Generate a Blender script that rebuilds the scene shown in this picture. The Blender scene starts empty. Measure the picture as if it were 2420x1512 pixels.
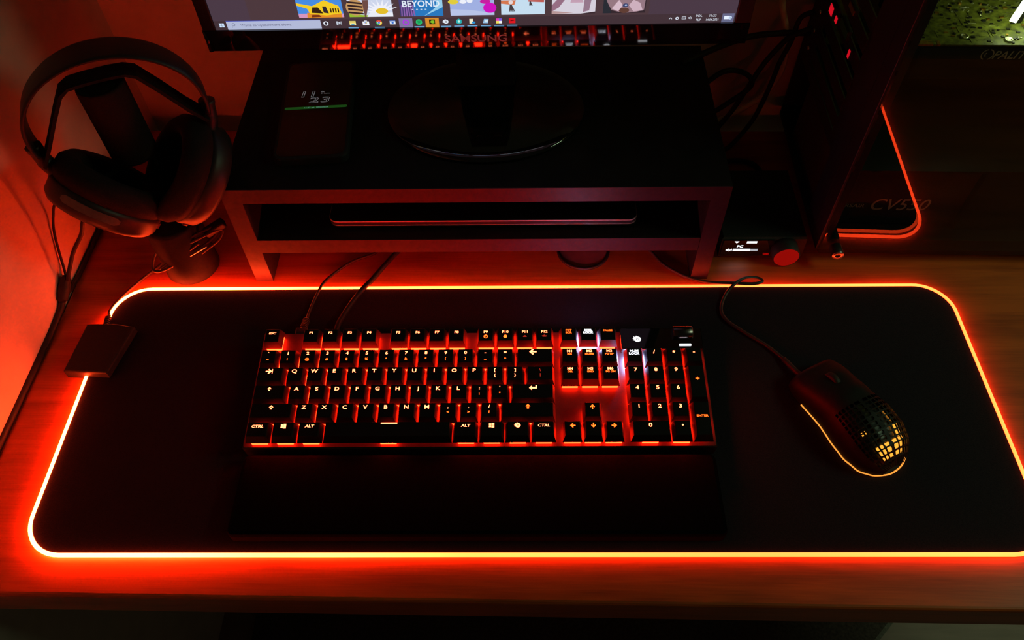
import bpy, bmesh, math, random
from mathutils import Vector, Matrix, Euler

SC = bpy.context.scene
COL = SC.collection
R = math.radians
PI = math.pi

# ------------------------------------------------------------------ camera
cam_d = bpy.data.cameras.new('camera')
cam_d.sensor_fit = 'HORIZONTAL'
cam_d.sensor_width = 36.0
cam_d.lens = 36.0 * 1862.38 / 2420.0
cam_d.clip_start = 0.02
cam_d.clip_end = 30
cam = bpy.data.objects.new('camera', cam_d)
cam.location = (-0.00624, -0.39338, 0.67252)
cam.rotation_euler = Euler((R(36.64794), R(0.86065), R(0.27916)), 'XYZ')
COL.objects.link(cam)
SC.camera = cam

# ------------------------------------------------------------------ world, added fill light, exposure
w = bpy.data.worlds.new('dark_room')
SC.world = w
w.use_nodes = True
w.node_tree.nodes['Background'].inputs['Color'].default_value = (1.0, 0.85, 0.55, 1)
w.node_tree.nodes['Background'].inputs['Strength'].default_value = 0.012

ld = bpy.data.lights.new('dim_fill_light', 'AREA')  # unseen lamp added above the right side for the dim ambient light
ld.shape = 'DISK'
ld.size = 0.45
ld.energy = 3.0
ld.color = (0.84, 1.3, 0.72)
lamp = bpy.data.objects.new('dim_fill_light', ld)
lamp.location = (1.25, -0.08, 0.86)
COL.objects.link(lamp)

vs = SC.view_settings
vs.view_transform = 'Standard'
vs.look = 'None'
vs.exposure = 0.0
vs.gamma = 1.0
vs.use_curve_mapping = False
SC.display_settings.display_device = 'sRGB'
SC.cycles.max_bounces = 8
SC.cycles.transparent_max_bounces = 12
SC.cycles.use_denoising = True
SC.cycles.sample_clamp_indirect = 6.0


# ------------------------------------------------------------------ materials
def lin(r, g, b):
    f = lambda c: (c / 255 / 12.92) if c <= 10.3 else ((c / 255 + .055) / 1.055) ** 2.4
    return (f(r), f(g), f(b))


def mat(name, col, rough=.5, metal=0.0, spec=.5, grain=0.0, scale=60.0, bump=0.0, stretch=(1, 1, 1), coat=0.0):
    m = bpy.data.materials.new(name)
    m.use_nodes = True
    nt = m.node_tree
    b = nt.nodes['Principled BSDF']
    b.inputs['Base Color'].default_value = (*col, 1)
    b.inputs['Roughness'].default_value = rough
    b.inputs['Metallic'].default_value = metal
    b.inputs['Specular IOR Level'].default_value = spec
    if coat:
        b.inputs['Coat Weight'].default_value = coat
        b.inputs['Coat Roughness'].default_value = .04
    if grain or bump:
        tc = nt.nodes.new('ShaderNodeTexCoord')
        mp = nt.nodes.new('ShaderNodeMapping')
        mp.inputs['Scale'].default_value = stretch
        nz = nt.nodes.new('ShaderNodeTexNoise')
        nz.inputs['Scale'].default_value = scale
        nz.inputs['Detail'].default_value = 5
        nt.links.new(tc.outputs['Object'], mp.inputs['Vector'])
        nt.links.new(mp.outputs['Vector'], nz.inputs['Vector'])
        if grain:
            cr = nt.nodes.new('ShaderNodeValToRGB')
            cr.color_ramp.elements[0].position = .3
            cr.color_ramp.elements[1].position = .7
            cr.color_ramp.elements[0].color = (*[c * (1 - grain) for c in col], 1)
            cr.color_ramp.elements[1].color = (*[min(1, c * (1 + grain)) for c in col], 1)
            nt.links.new(nz.outputs['Fac'], cr.inputs['Fac'])
            nt.links.new(cr.outputs['Color'], b.inputs['Base Color'])
        if bump:
            bp = nt.nodes.new('ShaderNodeBump')
            bp.inputs['Strength'].default_value = bump
            bp.inputs['Distance'].default_value = .001
            nt.links.new(nz.outputs['Fac'], bp.inputs['Height'])
            nt.links.new(bp.outputs['Normal'], b.inputs['Normal'])
    return m


def glow(name, col, strength, sample=True, gloss=False):
    m = bpy.data.materials.new(name)
    m.use_nodes = True
    b = m.node_tree.nodes['Principled BSDF']
    b.inputs['Base Color'].default_value = (.01, .01, .01, 1)
    b.inputs['Roughness'].default_value = .35
    b.inputs['Specular IOR Level'].default_value = .5 if gloss else 0.0
    b.inputs['Emission Color'].default_value = (*col, 1)
    b.inputs['Emission Strength'].default_value = strength
    if not sample:
        m.cycles.emission_sampling = 'NONE'
    return m


def oak(name):
    m = bpy.data.materials.new(name)
    m.use_nodes = True
    nt = m.node_tree
    b = nt.nodes['Principled BSDF']
    tc = nt.nodes.new('ShaderNodeTexCoord')
    mp = nt.nodes.new('ShaderNodeMapping')
    mp.inputs['Scale'].default_value = (1.0, 9.0, 9.0)
    n1 = nt.nodes.new('ShaderNodeTexNoise')
    n1.inputs['Scale'].default_value = 5.0
    n1.inputs['Detail'].default_value = 8
    n1.inputs['Distortion'].default_value = .8
    mp2 = nt.nodes.new('ShaderNodeMapping')
    mp2.inputs['Scale'].default_value = (4.0, 110.0, 110.0)
    n2 = nt.nodes.new('ShaderNodeTexNoise')
    n2.inputs['Scale'].default_value = 6.0
    n2.inputs['Detail'].default_value = 4
    mx = nt.nodes.new('ShaderNodeMath')
    mx.operation = 'MULTIPLY_ADD'
    mx.inputs[1].default_value = .45
    cr = nt.nodes.new('ShaderNodeValToRGB')
    e = cr.color_ramp.elements
    e[0].position = .48
    e[0].color = (.27, .044, .006, 1)
    e[1].position = .85
    e[1].color = (.50, .092, .012, 1)
    L = nt.links.new
    L(tc.outputs['Object'], mp.inputs['Vector'])
    L(tc.outputs['Object'], mp2.inputs['Vector'])
    L(mp.outputs['Vector'], n1.inputs['Vector'])
    L(mp2.outputs['Vector'], n2.inputs['Vector'])
    L(n2.outputs['Fac'], mx.inputs[0])
    L(n1.outputs['Fac'], mx.inputs[2])
    L(mx.outputs[0], cr.inputs['Fac'])
    L(cr.outputs['Color'], b.inputs['Base Color'])
    b.inputs['Roughness'].default_value = .42
    b.inputs['Specular IOR Level'].default_value = .35
    bp = nt.nodes.new('ShaderNodeBump')
    bp.inputs['Strength'].default_value = .12
    bp.inputs['Distance'].default_value = .0006
    L(n2.outputs['Fac'], bp.inputs['Height'])
    L(bp.outputs['Normal'], b.inputs['Normal'])
    return m


def rim_glow(name):
    """light guide fed from the control box at its left end: brightness falls off along its length"""
    m = bpy.data.materials.new(name)
    m.use_nodes = True
    nt = m.node_tree
    b = nt.nodes['Principled BSDF']
    b.inputs['Base Color'].default_value = (.3, .3, .3, 1)
    b.inputs['Roughness'].default_value = .4
    b.inputs['Emission Color'].default_value = (1.0, .049, .0080, 1)
    tc = nt.nodes.new('ShaderNodeTexCoord')
    sp = nt.nodes.new('ShaderNodeSeparateXYZ')
    mr = nt.nodes.new('ShaderNodeMapRange')
    mr.inputs['From Min'].default_value = -.46
    mr.inputs['From Max'].default_value = .46
    cr = nt.nodes.new('ShaderNodeValToRGB')
    cr.color_ramp.interpolation = 'EASE'
    el = cr.color_ramp.elements
    pts = [(0.0, .98), (.12, .90), (.27, .36), (.45, .145), (.72, .112), (.92, .135), (1.0, .115)]
    el[0].position, el[0].color = pts[0][0], (pts[0][1],) * 3 + (1,)
    el[1].position, el[1].color = pts[-1][0], (pts[-1][1],) * 3 + (1,)
    for p, v in pts[1:-1]:
        q = el.new(p)
        q.color = (v, v, v, 1)
    mu = nt.nodes.new('ShaderNodeMath')
    mu.operation = 'MULTIPLY'
    mu.inputs[1].default_value = 120.0
    L = nt.links.new
    L(tc.outputs['Object'], sp.inputs[0])
    L(sp.outputs['X'], mr.inputs['Value'])
    L(mr.outputs['Result'], cr.inputs['Fac'])
    L(cr.outputs['Color'], mu.inputs[0])
    L(mu.outputs[0], b.inputs['Emission Strength'])
    return m


def pane(name):
    m = bpy.data.materials.new(name)
    m.use_nodes = True
    nt = m.node_tree
    nt.nodes.remove(nt.nodes['Principled BSDF'])
    out = nt.nodes['Material Output']
    t = nt.nodes.new('ShaderNodeBsdfTransparent')
    t.inputs['Color'].default_value = (.72, .74, .72, 1)
    g = nt.nodes.new('ShaderNodeBsdfGlossy')
    g.inputs['Roughness'].default_value = .004
    f = nt.nodes.new('ShaderNodeFresnel')
    ge = nt.nodes.new('ShaderNodeNewGeometry')
    mr = nt.nodes.new('ShaderNodeMapRange')
    mr.inputs['To Min'].default_value = 1.5
    mr.inputs['To Max'].default_value = 1 / 1.5
    nt.links.new(ge.outputs['Backfacing'], mr.inputs['Value'])
    nt.links.new(mr.outputs['Result'], f.inputs['IOR'])
    mx = nt.nodes.new('ShaderNodeMixShader')
    nt.links.new(f.outputs[0], mx.inputs[0])
    nt.links.new(t.outputs[0], mx.inputs[1])
    nt.links.new(g.outputs[0], mx.inputs[2])
    nt.links.new(mx.outputs[0], out.inputs['Surface'])
    return m


M = dict(
    oak=oak('oak_laminate'),
    wall=mat('matt_white_paint', (.62, .50, .42), .9, spec=.1, grain=.06, scale=35, bump=.25),
    floor=mat('pale_floor_laminate', (.26, .165, .14), .6, grain=.12, scale=14, stretch=(1, 8, 1)),
    rug=mat('dark_rug_pile', (.075, .055, .05), .95, spec=.1, grain=.35, scale=220),
    rughem=mat('rug_hem', (.16, .14, .12), .9, spec=.1, grain=.2, scale=200),
    black=mat('black_plastic', (.014, .013, .013), .42, spec=.4, grain=.2, scale=300),
    softblack=mat('matt_black_plastic', (.020, .018, .018), .62, spec=.25, grain=.25, scale=400),
    cloth=mat('black_cloth_weave', (.017, .011, .016), .9, spec=.12, grain=.3, scale=900, bump=.1),
    rest=mat('matt_black_rest', (.0035, .003, .003), 1.0, spec=.0, grain=.25, scale=500),
    roller=mat('polished_roller', (.16, .13, .135), .24, 1.0, grain=.05, scale=300),
    mouse_shell=mat('black_mouse_shell', (.007, .006, .006), .55, spec=.22, grain=.2, scale=300),
    trim=mat('grey_trim', (.16, .14, .13), .4, .6, grain=.1, scale=300),
    stand=mat('matt_black_stand', (.009, .007, .007), .75, spec=.2, grain=.2, scale=300),
    riser=mat('dark_brown_board', (.016, .009, .009), .55, spec=.3, grain=.35, scale=18, stretch=(1, 12, 12)),
    riser_edge=mat('dark_edge_band', (.036, .012, .022), .5, spec=.35, grain=.25, scale=150),
    riser_top=mat('black_board_foil', (.010, .0075, .007), .6, spec=.15, grain=.3, scale=40),
    gloss=mat('gloss_black', (.005, .005, .005), .035, spec=1.0, grain=.1, scale=50),
    alu=mat('dark_anodised_aluminium', (.020, .018, .020), .45, .4, grain=.08, scale=500),
    metal=mat('brushed_metal', (.45, .45, .47), .3, 1.0, grain=.1, scale=300, stretch=(1, 40, 1)),
    lapt=mat('laptop_metal', (.62, .52, .60), .32, .35, grain=.05, scale=300),
    key=mat('keycap_black', (.009, .008, .008), .6, spec=.16, grain=.15, scale=700),
    cable=mat('black_cable_sleeve', (.030, .020, .019), .5, spec=.45, grain=.3, scale=900),
    cable_dark=mat('black_rubber_cable', (.014, .012, .011), .6, spec=.3, grain=.2, scale=900),
    white_cable=mat('white_cable_sleeve', (.62, .55, .36), .5, grain=.1, scale=300),
    pad_foam=mat('black_ear_cloth', (.018, .011, .010), .85, spec=.2, grain=.3, scale=700, bump=.3),
    shell=mat('black_headset_shell', (.022, .015, .014), .45, spec=.45, grain=.2, scale=300),
    print_=mat('grey_print', (.42, .36, .36), .6, grain=.05, scale=80),
    print_dim=mat('dim_grey_print', (.75, .68, .5), .6, grain=.05, scale=80),
    pcb=mat('green_circuit_board', (.15, .17, .018), .45, grain=.75, scale=150, spec=.5),
    chip=mat('chip_black', (.012, .013, .012), .35, grain=.1, scale=200),
    solder=mat('solder_metal', (.75, .75, .55), .3, 1.0, grain=.2, scale=300),
    gold=mat('gold_contacts', (.75, .42, .08), .35, 1.0, grain=.2, scale=300),
    steel=mat('black_steel', (.022, .02, .021), .45, .2, grain=.2, scale=200),
    psu=mat('power_supply_paint', (.055, .035, .034), .7, grain=.3, scale=400),
    red_port=mat('red_plastic', (.55, .02, .03), .4, grain=.1, scale=200),
    green_port=mat('green_plastic', (.02, .2, .08), .4, grain=.1, scale=200),
    wood_cap=mat('brown_plastic_cap', (.34, .08, .06), .5, grain=.2, scale=60),
    glass=pane('tempered_glass'),
    rim=rim_glow('lit_rim_guide'),
    led=glow('key_led_orange', (1.0, .0082, .0014), 68.0),
    led_white=glow('key_led_white', (.50, .52, 1.0), 160.0),
    legend=glow('legend_lit', (1.0, .135, .05), 9.0, False),
    legend_dim=glow('legend_orange', (1.0, .075, .007), 6.0, False),
    legend_faint=glow('legend_red', (1.0, .06, .03), .45, False),
    legend_white=glow('legend_white', (.82, .86, 1.0), 6.0, False),
    oled=glow('oled_white', (.9, .93, 1.0), 3.0, False),
    oled_grey=glow('oled_grey', (.45, .46, .5), 1.0, False),
    mouse_led=glow('mouse_led_yellow', (1.0, .36, .035), 1.5),
    mouse_strip=glow('mouse_led_strip', (1.0, .33, .045), 1.25),
    pc_led=glow('pc_led_white', (.86, 1.0, .60), 14.0),
    pc_fill=glow('pc_fill_yellow_green', (.92, 1.0, .14), 3.4),
    red_glint=glow('port_glint_red', (.75, .006, .018), .8, False),  # red reflections on the rear ports, put in as emission
    knob_glow=glow('knob_red', (.5, .004, .002), .55, False),
    phone_green=glow('phone_green', lin(38, 92, 30), .42, False),
    phone_text=glow('phone_text', lin(120, 120, 122), .7, False),
    phone_cyan=glow('phone_cyan', lin(110, 170, 150), .7, False),
)


# ------------------------------------------------------------------ mesh helpers
class MB:
    """collects shapes into one mesh with several material slots"""

    def __init__(self):
        self.bm = bmesh.new()
        self.mats = []

    def slot(self, m):
        if m not in self.mats:
            self.mats.append(m)
        return self.mats.index(m)

    def face(self, vs_, s, smooth=False):
        try:
            f = self.bm.faces.new(vs_)
            f.material_index = s
            f.smooth = smooth
            return f
        except ValueError:
            return None

    def poly(self, pts, m):
        return self.face([self.bm.verts.new(p) for p in pts], self.slot(m))

    def hexa(self, p, m):
        """8 points: bottom ring 0-3, top ring 4-7 (counter-clockwise from above)"""
        s = self.slot(m)
        v = [self.bm.verts.new(q) for q in p]
        for q in ((3, 2, 1, 0), (4, 5, 6, 7), (0, 1, 5, 4), (1, 2, 6, 5), (2, 3, 7, 6), (3, 0, 4, 7)):
            self.face([v[i] for i in q], s)

    def box(self, lo, hi, m, bev=0.0):
        x0, y0, z0 = lo
        x1, y1, z1 = hi
        if bev <= 0:
            self.hexa([(x0, y0, z0), (x1, y0, z0), (x1, y1, z0), (x0, y1, z0),
                       (x0, y0, z1), (x1, y0, z1), (x1, y1, z1), (x0, y1, z1)], m)
            return
        tmp = bmesh.new()
        bmesh.ops.create_cube(tmp, size=1)
        for v in tmp.verts:
            v.co = Vector(((x0 + x1) / 2 + v.co.x * (x1 - x0), (y0 + y1) / 2 + v.co.y * (y1 - y0), (z0 + z1) / 2 + v.co.z * (z1 - z0)))
        bmesh.ops.bevel(tmp, geom=list(tmp.edges), offset=bev, segments=3, profile=.5, affect='EDGES')
        self.join(tmp, m)

    def join(self, tmp, m, mtx=None, smooth=False):
        s = self.slot(m)
        mp = {v: self.bm.verts.new(mtx @ v.co if mtx else v.co) for v in tmp.verts}
        for f in tmp.faces:
            self.face([mp[v] for v in f.verts], s, smooth)
        tmp.free()

    def loft(self, rings, m, cap0=True, cap1=True, smooth=True, closed=True):
        s = self.slot(m)
        rv = [[self.bm.verts.new(p) for p in r] for r in rings]
        n = len(rings[0])
        for a, b in zip(rv[:-1], rv[1:]):
            for i in range(n if closed else n - 1):
                j = (i + 1) % n
                self.face([a[i], a[j], b[j], b[i]], s, smooth)
        if cap0:
            self.face(list(reversed(rv[0])), s)
        if cap1:
            self.face(rv[-1], s)

    def lathe(self, prof, m, mtx=None, n=40, smooth=True, cap0=True, cap1=True):
        """profile of (radius, z)"""
        rings = []
        for r, z in prof:
            ring = [Vector((r * math.cos(2 * PI * k / n), r * math.sin(2 * PI * k / n), z)) for k in range(n)]
            rings.append([mtx @ q for q in ring] if mtx else ring)
        self.loft(rings, m, cap0, cap1, smooth)

    def tube(self, pts, r, m, n=8, sub=6, closed=False):
        P = spline([Vector(p) for p in pts], sub, closed) if sub > 1 else [Vector(p) for p in pts]
        N = len(P)
        rings = []
        up = None
        for i in range(N):
            a = P[(i - 1) % N] if (closed or i > 0) else P[i]
            b = P[(i + 1) % N] if (closed or i < N - 1) else P[i]
            t = (b - a).normalized()
            if up is None:
                up = Vector((0, 0, 1)) if abs(t.z) < .9 else Vector((1, 0, 0))
            side = t.cross(up)
            if side.length < 1e-6:
                side = t.cross(Vector((1, 0, 0)))
            side.normalize()
            up = side.cross(t).normalized()
            rr = r[min(len(r) - 1, int(i / max(1, N - 1) * (len(r) - 1) + .5))] if isinstance(r, (list, tuple)) else r
            rings.append([P[i] + side * rr * math.cos(2 * PI * k / n) + up * rr * math.sin(2 * PI * k / n) for k in range(n)])
        if closed:
            rings.append(rings[0])
            s = self.slot(m)
            rv = [[self.bm.verts.new(p) for p in q] for q in rings[:-1]]
            rv.append(rv[0])
            for a, b in zip(rv[:-1], rv[1:]):
                for i in range(n):
                    j = (i + 1) % n
                    self.face([a[i], a[j], b[j], b[i]], s, True)
        else:
            self.loft(rings, m)

    def text(self, s, m, mtx, h, bold=0.0, wide=1.0, slant=0.0, align='CENTER', depth=0.0):
        """lettering h tall (capitals), baseline centre at the matrix origin, in the local xy plane"""
        vs_, fs = glyphs(s, bold)
        if not vs_:
            return
        k = h / 0.69
        xs = [v[0] for v in vs_]
        cx = (min(xs) + max(xs)) / 2 if align == 'CENTER' else min(xs)
        sl = self.slot(m)
        V = [self.bm.verts.new(mtx @ Vector((((x - cx) * wide + y * slant) * k, y * k, depth))) for x, y in vs_]
        for f in fs:
            self.face([V[i] for i in f], sl)

    def flat(self, pts, m, mtx, k=1.0):
        """filled outline in the local xy plane of mtx"""
        self.face([self.bm.verts.new(mtx @ Vector((x * k, y * k, 0))) for x, y in pts], self.slot(m))

    def build(self, name, parent=None, loc=None, bevel=0.0, subsurf=0, smooth=False):
        self.bm.normal_update()
        bmesh.ops.recalc_face_normals(self.bm, faces=[f for f in self.bm.faces]) if getattr(self, 'fix', False) else None
        me = bpy.data.meshes.new(name)
        if loc is not None and parent is None:
            bmesh.ops.translate(self.bm, verts=self.bm.verts, vec=-Vector(loc))
        if smooth:
            for f in self.bm.faces:
                f.smooth = True
        self.bm.to_mesh(me)
        self.bm.free()
        for m in self.mats:
            me.materials.append(m)
        o = bpy.data.objects.new(name, me)
        COL.objects.link(o)
        if parent is not None:
            o.parent = parent
        elif loc is not None:
            o.location = loc
        if bevel:
            b = o.modifiers.new('bevel', 'BEVEL')
            b.width = bevel
            b.segments = 3
            b.limit_method = 'ANGLE'
        if subsurf:
            b = o.modifiers.new('subsurf', 'SUBSURF')
            b.levels = b.render_levels = subsurf
        return o


def spline(P, sub, closed=False):
    N = len(P)
    if N < 3:
        return P
    out = []
    for i in range(N if closed else N - 1):
        p1, p2 = P[i], P[(i + 1) % N]
        p0 = P[i - 1] if (closed or i > 0) else p1 * 2 - p2
        p3 = P[(i + 2) % N] if (closed or i + 2 < N) else p2 * 2 - p1
        for k in range(sub):
            t = k / sub
            out.append(.5 * (2 * p1 + (p2 - p0) * t + (2 * p0 - 5 * p1 + 4 * p2 - p3) * t * t + (3 * p1 - p0 - 3 * p2 + p3) * t ** 3))
    if not closed:
        out.append(P[-1])
    return out


_gl = {}


def glyphs(s, bold):
    if (s, bold) in _gl:
        return _gl[(s, bold)]
    cu = bpy.data.curves.new('lettering', 'FONT')
    cu.body = s
    cu.offset = bold
    cu.resolution_u = 3
    o = bpy.data.objects.new('lettering', cu)
    COL.objects.link(o)
    dg = bpy.context.evaluated_depsgraph_get()
    dg.update()
    ev = o.evaluated_get(dg)
    me = ev.to_mesh()
    r = ([(v.co.x, v.co.y) for v in me.vertices], [tuple(p.vertices) for p in me.polygons])
    ev.to_mesh_clear()
    bpy.data.objects.remove(o)
    bpy.data.curves.remove(cu)
    _gl[(s, bold)] = r
    return r


def rrect(x0, y0, x1, y1, r, n=8):
    pts = []
    for cx, cy, a in ((x1 - r, y1 - r, 0), (x0 + r, y1 - r, 90), (x0 + r, y0 + r, 180), (x1 - r, y0 + r, 270)):
        for k in range(n + 1):
            t = R(a + 90 * k / n)
            pts.append((cx + r * math.cos(t), cy + r * math.sin(t)))
    return pts


def slab(mb, outline, z0, z1, m, mtop=None, bev=0.0):
    """extrude an outline, with a small chamfer on the top edge"""
    n = len(outline)
    cx = sum(p[0] for p in outline) / n
    cy = sum(p[1] for p in outline) / n

    def inset(d):
        out = []
        for i, (x, y) in enumerate(outline):
            ax, ay = outline[i - 1]
            bx, by = outline[(i + 1) % n]
            tx, ty = bx - ax, by - ay
            l = math.hypot(tx, ty) or 1
            out.append((x - ty / l * d, y + tx / l * d))
        return out
    rings = [[(x, y, z0) for x, y in outline]]
    if bev > 0:
        rings.append([(x, y, z1 - bev) for x, y in outline])
        rings.append([(x, y, z1 - bev * .3) for x, y in inset(bev * .3)])
        rings.append([(x, y, z1) for x, y in inset(bev)])
    else:
        rings.append([(x, y, z1) for x, y in outline])
    mb.loft(rings, m, True, False, False)
    mb.poly([p for p in rings[-1]], mtop or m)


def thing(name, label, cat, loc=(0, 0, 0), rot=(0, 0, 0), group=None):
    o = bpy.data.objects.new(name, None)
    o.empty_display_size = .02
    o.location = loc
    o.rotation_euler = rot
    COL.objects.link(o)
    return tag(o, label, cat, group)


def tag(o, label, cat, group=None, kind=None):
    o['label'] = label
    o['category'] = cat
    if group:
        o['group'] = group
    if kind:
        o['kind'] = kind
    return o


def struct(o):
    o['kind'] = 'structure'
    return o


def T(x, y, z):
    return Matrix.Translation((x, y, z))


def RX(a):
    return Matrix.Rotation(a, 4, 'X')


def RY(a):
    return Matrix.Rotation(a, 4, 'Y')


def RZ(a):
    return Matrix.Rotation(a, 4, 'Z')

# ------------------------------------------------------------------ room shell (turned a little against the mat)
YAW = -.0150
ROOM = (0, -.1897, 0)


def room(o):
    o.location = ROOM
    o.rotation_euler = (0, 0, YAW)
    return o


b = MB()
b.box((-.62, -1.2, -.05), (-.5117, .80, 2.3), M['wall'])
struct(room(b.build('wall_left')))
b = MB()
b.box((-.5117, .634, -.67), (2.2, .74, 2.3), M['wall'])
struct(room(b.build('wall_back')))
b = MB()
b.box((-.62, -1.2, -.67), (-.5117, .80, -.05), M['wall'])
b.box((-.62, -1.2, -.72), (2.2, .74, -.67), M['floor'])
struct(room(b.build('floor')))

b = MB()
slab(b, [(-.452, -.45), (.20, -.45), (.555, -.047), (.68, .07), (.68, .22), (-.452, .22)], -.6698, -.660, M['rug'])
for q in ([(.505, -.0855), (.555, -.032), (.680, .083), (.680, .060), (.560, -.0515), (.520, -.095)],):
    b.poly([(x, y, -.6690) for x, y in q], M['rughem'])
rug = b.build('rug', loc=(0, 0, -.6698))
tag(rug, 'dark rug lying on the pale floor under the desk', 'rug')
# desk
desk = thing('desk', 'oak wood-grain desk top carrying the lit mat, riser and computer', 'desk', ROOM, (0, 0, YAW))
b = MB()
b.box((-.5105, 0, -.041), (.82, .603, 0), M['oak'], .0035)
b.build('desktop', desk)
for lx, ly in ((-.47, .50), (.78, .50), (.78, .06)):
    b = MB()
    b.box((lx - .025, ly - .025, -.669), (lx + .025, ly + .025, -.041), M['steel'], .003)
    b.build('leg', desk)

# cable grommet in the desk
g = thing('cable_grommet', 'round black cable grommet in the desk behind the lit mat', 'grommet', (.0615, .2055, 0))
b = MB()
b.lathe([(.0302, 0), (.0302, .0015), (.0292, .0026), (.0272, .0026), (.0264, .0010), (.0264, .0002)], M['black'], n=48, cap0=False, cap1=False)
b.build('ring', g)
b = MB()
pts = [(.0262 * math.cos(t), .0262 * math.sin(t)) for t in [R(-205 + k * 230 / 30) for k in range(31)]]
b.poly([(x, y, .0009) for x, y in pts], M['wood_cap'])
b.poly([(x * .98, y * .98, .0003) for x, y in [(.0262 * math.cos(R(a)), .0262 * math.sin(R(a))) for a in range(0, 360, 10)]], M['black'])
b.build('cap', g)

# ------------------------------------------------------------------ lit desk mat
padt = thing('desk_mat', 'large black cloth desk mat with a glowing orange red rim', 'desk mat')
HX, HY, RC = .4500, .1490, .036
b = MB()
slab(b, rrect(-HX + .0012, -HY + .0012, HX - .0012, HY - .0012, RC, 10), .0003, .0036, M['cloth'], bev=.0006)
b.build('cloth_surface', padt)
b = MB()
ol = rrect(-HX, -HY, HX, HY, RC, 12)
pts = []
for i, (x, y) in enumerate(ol):
    x2, y2 = ol[(i + 1) % len(ol)]
    d = math.hypot(x2 - x, y2 - y)
    k = max(1, int(d / .02))
    for j in range(k):
        pts.append((x + (x2 - x) * j / k, y + (y2 - y) * j / k, .0030))
b.tube(pts, .0019, M['rim'], n=10, sub=1, closed=True)
o = b.build('light_rim', padt)
o['label'] = 'glowing light guide along the edge'
b = MB()
slab(b, [(-.4705, .037), (-.4255, .034), (-.4140, .0915), (-.4370, .0965), (-.4655, .0955)], .0002, .0125, M['softblack'], bev=.0022)
b.build('control_box', padt)
b = MB()
b.tube([(-.4480, .0955, .007), (-.4490, .103, .0065), (-.4500, .112, .005)], [.0032, .0026, .0018], M['cable'], n=10)
for k in range(5):
    b.lathe([(.0032, 0), (.0032, .0011)], M['cable'], T(-.4482 - .0004 * k, .0975 + k * .0026, .0068 - .0003 * k) @ RX(R(-90)), n=12)
b.tube([(-.4500, .111, .0045), (-.4520, .1215, .003), (-.4440, .1419, .0022), (-.4318, .1628, .0022), (-.4150, .1850, .0030), (-.4035, .1975, .009),
        (-.3925, .1975, .019), (-.3825, .1850, .030), (-.3700, .1790, .038)], .0017, M['cable'], n=8)
b.build('cable', padt)

# gathered spare cable leaning on the black column
coil = thing('coiled_cable', 'thin black cable bundled in loops in front of the black cylinder', 'cable', (-.385, .165, .02))
cp = [Vector(q) for q in ((-.4085, .163, .028), (-.4025, .170, .039), (-.385, .168, .050), (-.360, .170, .062), (-.342, .176, .068), (-.330, .184, .066),
                          (-.336, .178, .056), (-.355, .168, .046), (-.380, .160, .033), (-.398, .157, .025), (-.407, .158, .024))]
b = MB()
b.tube([q - Vector(coil.location) for q in cp], .0015, M['cable'], closed=True)
b.tube([q - Vector(coil.location) + Vector((.004, -.002, -.003)) for q in cp[2:8]], .0015, M['cable'])
b.tube([Vector(q) - Vector(coil.location) for q in [(-.400, .158, .026), (-.384, .161, .037), (-.365, .164, .048), (-.350, .169, .056)]], .0015, M['cable'])
b.build('loop', coil)
b = MB()
b.box((-.009, -.005, -.004), (.015, .005, .005), M['cable_dark'], .002)
o = b.build('cable_tie', coil)
o.location = Vector((-.336, .181, .064)) - Vector(coil.location)
o.rotation_euler = (R(10), R(-20), R(25))
b = MB()
b.box((-.010, -.0018, -.0008), (.010, .0018, .0008), M['metal'], .0004)
o = b.build('usb_plug', coil)
o.location = Vector((-.351, .162, .052)) - Vector(coil.location)
o.rotation_euler = (R(15), R(-18), R(24))
o['label'] = 'bright metal plug tip'

# ------------------------------------------------------------------ keyboard
KB = thing('keyboard', 'black full-size keyboard glowing orange red between the keys', 'keyboard', (-.26237, -.0542, .0038), (.0834, 0, .0012))
U = .01905
ROWV = [.1109, .0873, .0682, .0492, .0301, .0111]
WP, WT = .0185, .0345
DEP = .1232
b = MB()
sl = -.0820
x0, x1 = -.0042, .4326
b.loft([[(x, 0.0004, .001), (x, DEP, sl * DEP + .001), (x, DEP, WP - .0012), (x, DEP - .0012, WP), (x, .0012, WP), (x, 0, WP - .0012)][::-1] for x in (x0, x1)],
       M['softblack'], smooth=False)
b.build('body', KB)
b = MB()
slab(b, rrect(x0 + .0006, .0008, x1 - .0006, DEP - .0008, .002, 4), WP, WP + .0006, M['alu'])
o = b.build('top_plate', KB)
o['label'] = 'bare metal top plate lit red by the keys'


def arrow(dx, dy):
    a = [(-.5, -.09), (.05, -.09), (-.16, -.32), (-.02, -.42), (.42, 0), (-.02, .42), (-.16, .32), (.05, .09), (-.5, .09)]
    c, s = dx, dy
    return [(x * c - y * s, x * s + y * c) for x, y in a]


SHIFT = [(0, .5), (.48, 0), (.2, 0), (.2, -.45), (-.2, -.45), (-.2, 0), (-.48, 0)]
BRAND = [(-.62, .12), (-.40, .18), (-.50, .40), (-.22, .30), (-.12, .55), (.08, .42), (.38, .30), (.52, .02), (.42, -.26), (.15, -.42), (-.15, -.40), (-.34, -.22), (-.62, -.14), (-.38, .0)]


def emblem(mb, m, mdark, mtx, h):
    mb.flat(BRAND, m, mtx, h)
    mb.flat([(.05 + .19 * math.cos(R(a)), -.02 + .17 * math.sin(R(a))) for a in range(0, 360, 30)], mdark, mtx @ T(0, 0, .00006), h)
    mb.flat([(.05 + .10 * math.cos(R(a)), -.02 + .09 * math.sin(R(a))) for a in range(0, 360, 30)], m, mtx @ T(0, 0, .00012), h)


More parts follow.
